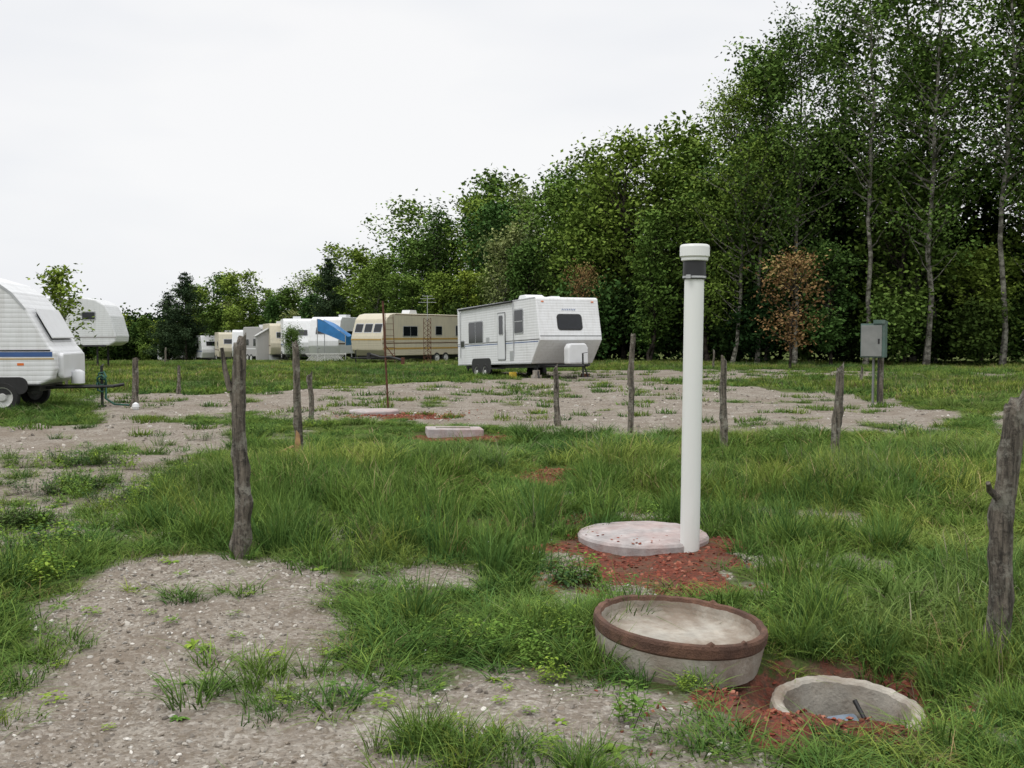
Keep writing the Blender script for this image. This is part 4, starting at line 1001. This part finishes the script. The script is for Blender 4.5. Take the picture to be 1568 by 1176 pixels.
mb.prism([(-.4, 0), (.4, 0), (.3, .25), (-.3, .25)], (-4, .3, b0 + 2.5), (1, 0, 0), (0, 0, 1), (0, -1, 0), .6, 'white_panel')
mb.obj('undercarriage_and_vent', e)

# lattice tower
e = empty('lattice_mast', (-4.75, 56.5, gz(-4.75, 56.5)))
mb = MB()
for dx, dy in ((-.2, 0), (.2, 0), (0, .3)): mb.tube([(dx, dy, 0), (dx, dy, 2.6)], .02, 'rust', 6)
for i in range(9):
    z = .1 + i * .28; mb.tube([(-.2, 0, z), (.2, 0, z + .28)], .012, 'rust', 5); mb.tube([(.2, 0, z), (-.2, 0, z + .28)], .012, 'rust', 5); mb.tube([(.2, 0, z), (0, .3, z + .28)], .012, 'rust', 5)
mb.tube([(0, .1, 2.4), (0, .1, 3.9)], .018, 'alu', 6)
for z, w in ((3.5, .5), (3.7, .4), (3.85, .3)): mb.tube([(-w, .1, z), (w, .1, z)], .01, 'alu', 5)
mb.obj('mast', e)
mb = MB(); mb.tube([(0, 0, 0), (0, 0, 3.0)], .02, 'rust', 6); mb.tube([(.5, 0, 0), (.45, 0, 2.9)], .02, 'rust', 6)
for i in range(8): mb.tube([(0, 0, .3 + i * .34), (.48, 0, .3 + i * .34)], .012, 'rust', 5)
mb.obj('leaning_ladder', None, (-7.15, 57.2, gz(-7.15, 57)), (math.radians(-6), 0, .3))

# distant trailers
def far_trailer(name, x, y, L, W, H, hd, mat, side, stripe, wins, nose=.5, fl=.45):
    e = empty(name, (x, y, gz(x, y)), (0, 0, math.radians(hd)))
    prof = [(-L, fl), (-.3, fl), (0, fl + .6), (0, fl + .95), (-nose, H - .2), (-nose - .25, H), (-L + .2, H), (-L, H - .15)]
    body(e, prof, W, mat, .05)
    mb = MB(); y0 = side * W / 2
    for wx, wz, ww, wh in wins: win(mb, (-wx, y0, wz), (1 if side < 0 else -1, 0, 0), (0, 0, 1), (0, side, 0), ww, wh)
    fv = Vector((-nose, 0, H - fl - 1.15)).normalized(); fn = Vector((fv.z, 0, -fv.x))
    win(mb, Vector((0, 0, fl + .95)) + fv * (H - fl - 1.15) * .5, (0, 1, 0), fv, fn, W * .55, .5)
    mb.obj('windows', e)
    mb = MB(); strip(mb, -L, -.05, y0, fl + .7, fl + .8, stripe, side)
    wheel(mb, -L * .55, y0 + side * .03, .33, .33, side); wheel(mb, -L * .55 - .8, y0 + side * .03, .33, .33, side); mb.box((-L + .3, -W * .4, .25), (-.4, W * .4, fl - .01), 'black'); tongue(mb, .4)
    mb.box((-L * .5 - .4, -.3, H), (-L * .5 + .4, .3, H + .22), 'white_panel'); mb.obj('trim_and_wheels', e)
    return e
WT = 'white_travel_trailer'
far_trailer(WT, -13.7, 73, 7.5, 2.4, 3.15, -105, 'white_siding', 1, 'brown', [(2, 1.8, .9, .6), (5, 1.8, .9, .6)])
far_trailer(WT, -16.9, 80, 7, 2.4, 3.3, -75, 'white_siding', -1, 'blue', [(2, 1.8, .9, .6)], .9)
far_trailer(WT, -19.4, 86, 6, 2.4, 3.1, -70, 'cream_siding', -1, 'brown', [(2, 1.8, .9, .6)], .6)
far_trailer('park_trailer', -23.0, 97, 4.0, 2.5, 3.3, -50, 'grey_siding', -1, 'white_panel', [(1.2, 1.8, 1.0, .7), (3, 1.8, .6, .6)], .05)
far_trailer(WT, -26.6, 100, 7, 2.4, 3.1, -80, 'white_siding', -1, 'brown', [(2, 1.8, .9, .6)])
far_trailer(WT, -30.2, 108, 7, 2.4, 3.1, -70, 'cream_siding', -1, 'brown', [(2, 1.8, .9, .6)])
far_trailer(WT, -34.2, 115, 6, 2.4, 3.0, -60, 'white_siding', -1, 'blue', [(2, 1.8, .9, .6)])
far_trailer(WT, -38.0, 121, 6, 2.4, 2.9, -60, 'white_siding', -1, 'blue', [(2, 1.8, .9, .6)])
far_trailer('camper_van', -40.4, 123, 5, 2.2, 2.3, -50, 'white_siding', -1, 'black', [(2, 1.6, .9, .5)], 1.2, .3)
e = empty('garden_shed', (-21.0, 88, gz(-21, 88)), (0, 0, .3))
mb = MB(); mb.prism([(-1.3, 0), (1.3, 0), (1.3, 2.1), (0, 2.9), (-1.3, 2.1)], (0, -1.2, 0), (1, 0, 0), (0, 0, 1), (0, 1, 0), 2.6, 'grey_siding'); mb.obj('walls', e)
mb = MB()
for s_ in (-1, 1): mb.prism([(0, 0), (1.65, 0), (1.65, .07), (0, .07)], (0, -1.35, 2.93), (s_ * 1.3, 0, -.8), (s_ * .8, 0, 1.3), (0, 1, 0), 2.9, 'roof')
mb.prism(rrect(.8, 1.8, .02), (.1, -1.19, .95), (1, 0, 0), (0, 0, 1), (0, -1, 0), .03, 'white_panel'); mb.obj('roof_and_door', e)
e = empty('tarp_canopy', (-12.2, 69, gz(-12.2, 69)))
mb = MB(); vs = []
for i in range(9):
    for j in range(7):
        u = i / 8; v = j / 6; vs.append((-.95 + 1.9 * u, 2.6 * v - 1, 2.9 - 1.1 * u ** 1.3 - .12 * math.sin(math.pi * v) + .03 * math.sin(9 * u + 4 * v)))
mb.add(vs, [(i * 7 + j, (i + 1) * 7 + j, (i + 1) * 7 + j + 1, i * 7 + j + 1) for i in range(8) for j in range(6)], 'tarp', True)
vs = [(.95, 2.6 * j / 6 - 1, z) for j in range(7) for z in (1.8 - .12 * math.sin(math.pi * j / 6), 1.1)]
mb.add(vs, [(2 * j, 2 * j + 2, 2 * j + 3, 2 * j + 1) for j in range(6)], 'tarp')
vs = [(-.95 + 1.9 * i / 8, -1.0, z) for i in range(9) for z in (2.88 - 1.1 * (i / 8) ** 1.3, 2.1 - .8 * (i / 8))]
mb.add(vs, [(2 * j, 2 * j + 2, 2 * j + 3, 2 * j + 1) for j in range(8)], 'tarp'); mb.obj('tarp', e)
mb = MB()
for x, h in ((-.95, 2.9), (.95, 1.8)):
    for yy in (-1, 1.6): mb.tube([(x, yy, 0), (x, yy, h)], .03, 'alu', 6)
mb.obj('poles', e)
mb = MB()
for i in range(22):
    x = -1.1 + i * .1
    for s in (-1, 1): mb.tube([(x - s * .22, s * .008, .02), (x + s * .22, s * .008, .48)], .014, 'lattice', 4, smooth=False)
mb.box((-1.35, -.03, .47), (1.35, .03, .53), 'lattice'); mb.box((-1.35, -.03, 0), (1.35, .03, .05), 'lattice')
mb.obj('lattice_skirting', None, (-12.3, 66.5, gz(-12.3, 66.5)))

# ------------------------------------------------------------------ camera, world, sun
cam = bpy.data.cameras.new('camera'); co = bpy.data.objects.new('camera', cam); LINK.objects.link(co)
co.location = (0, 0, 1.6); co.rotation_euler = (math.radians(90 - 2.72), 0, 0)
cam.sensor_width = 36; cam.lens = 36 * 1540 / 1568; cam.clip_start = .05; cam.clip_end = 3000
scene.camera = co
w = bpy.data.worlds.new('World'); scene.world = w; w.use_nodes = True; nt = w.node_tree; nt.nodes.clear()
out = nt.nodes.new('ShaderNodeOutputWorld'); bg = nt.nodes.new('ShaderNodeBackground')
sk = nt.nodes.new('ShaderNodeTexSky'); sk.sky_type = 'NISHITA'; sk.sun_disc = False
sk.sun_elevation = math.radians(55); sk.sun_rotation = math.radians(225)
tc = nt.nodes.new('ShaderNodeTexCoord'); mp = nt.nodes.new('ShaderNodeMapping'); mp.inputs['Scale'].default_value = (1, 1, 3.5)
nt.links.new(tc.outputs['Generated'], mp.inputs[0])
n1 = noise(nt, 1.6, mp.outputs[0], 4, .5)
cl_ = mixc(nt, ramp(nt, n1, .32, .62), (8.1, 8.35, 8.85), (9.75, 9.75, 9.8))
# overcast luminance distribution: the zenith is about twice as bright as the horizon
sx = nt.nodes.new('ShaderNodeSeparateXYZ'); nt.links.new(tc.outputs['Generated'], sx.inputs[0])
zf = ramp(nt, sx.outputs[2], .38, .95)
cl2 = mixc(nt, zf, cl_, (20, 20, 20))
c = mixc(nt, .95, sk.outputs[0], cl2)
nt.links.new(c, bg.inputs[0]); bg.inputs[1].default_value = .1; nt.links.new(bg.outputs[0], out.inputs[0])
sl_ = bpy.data.lights.new('sun', 'SUN'); so = bpy.data.objects.new('sun', sl_); LINK.objects.link(so)
sl_.energy = 1.0; sl_.angle = math.radians(20); sl_.color = (1, .97, .92); so.rotation_euler = (math.radians(35), 0, math.radians(-45))
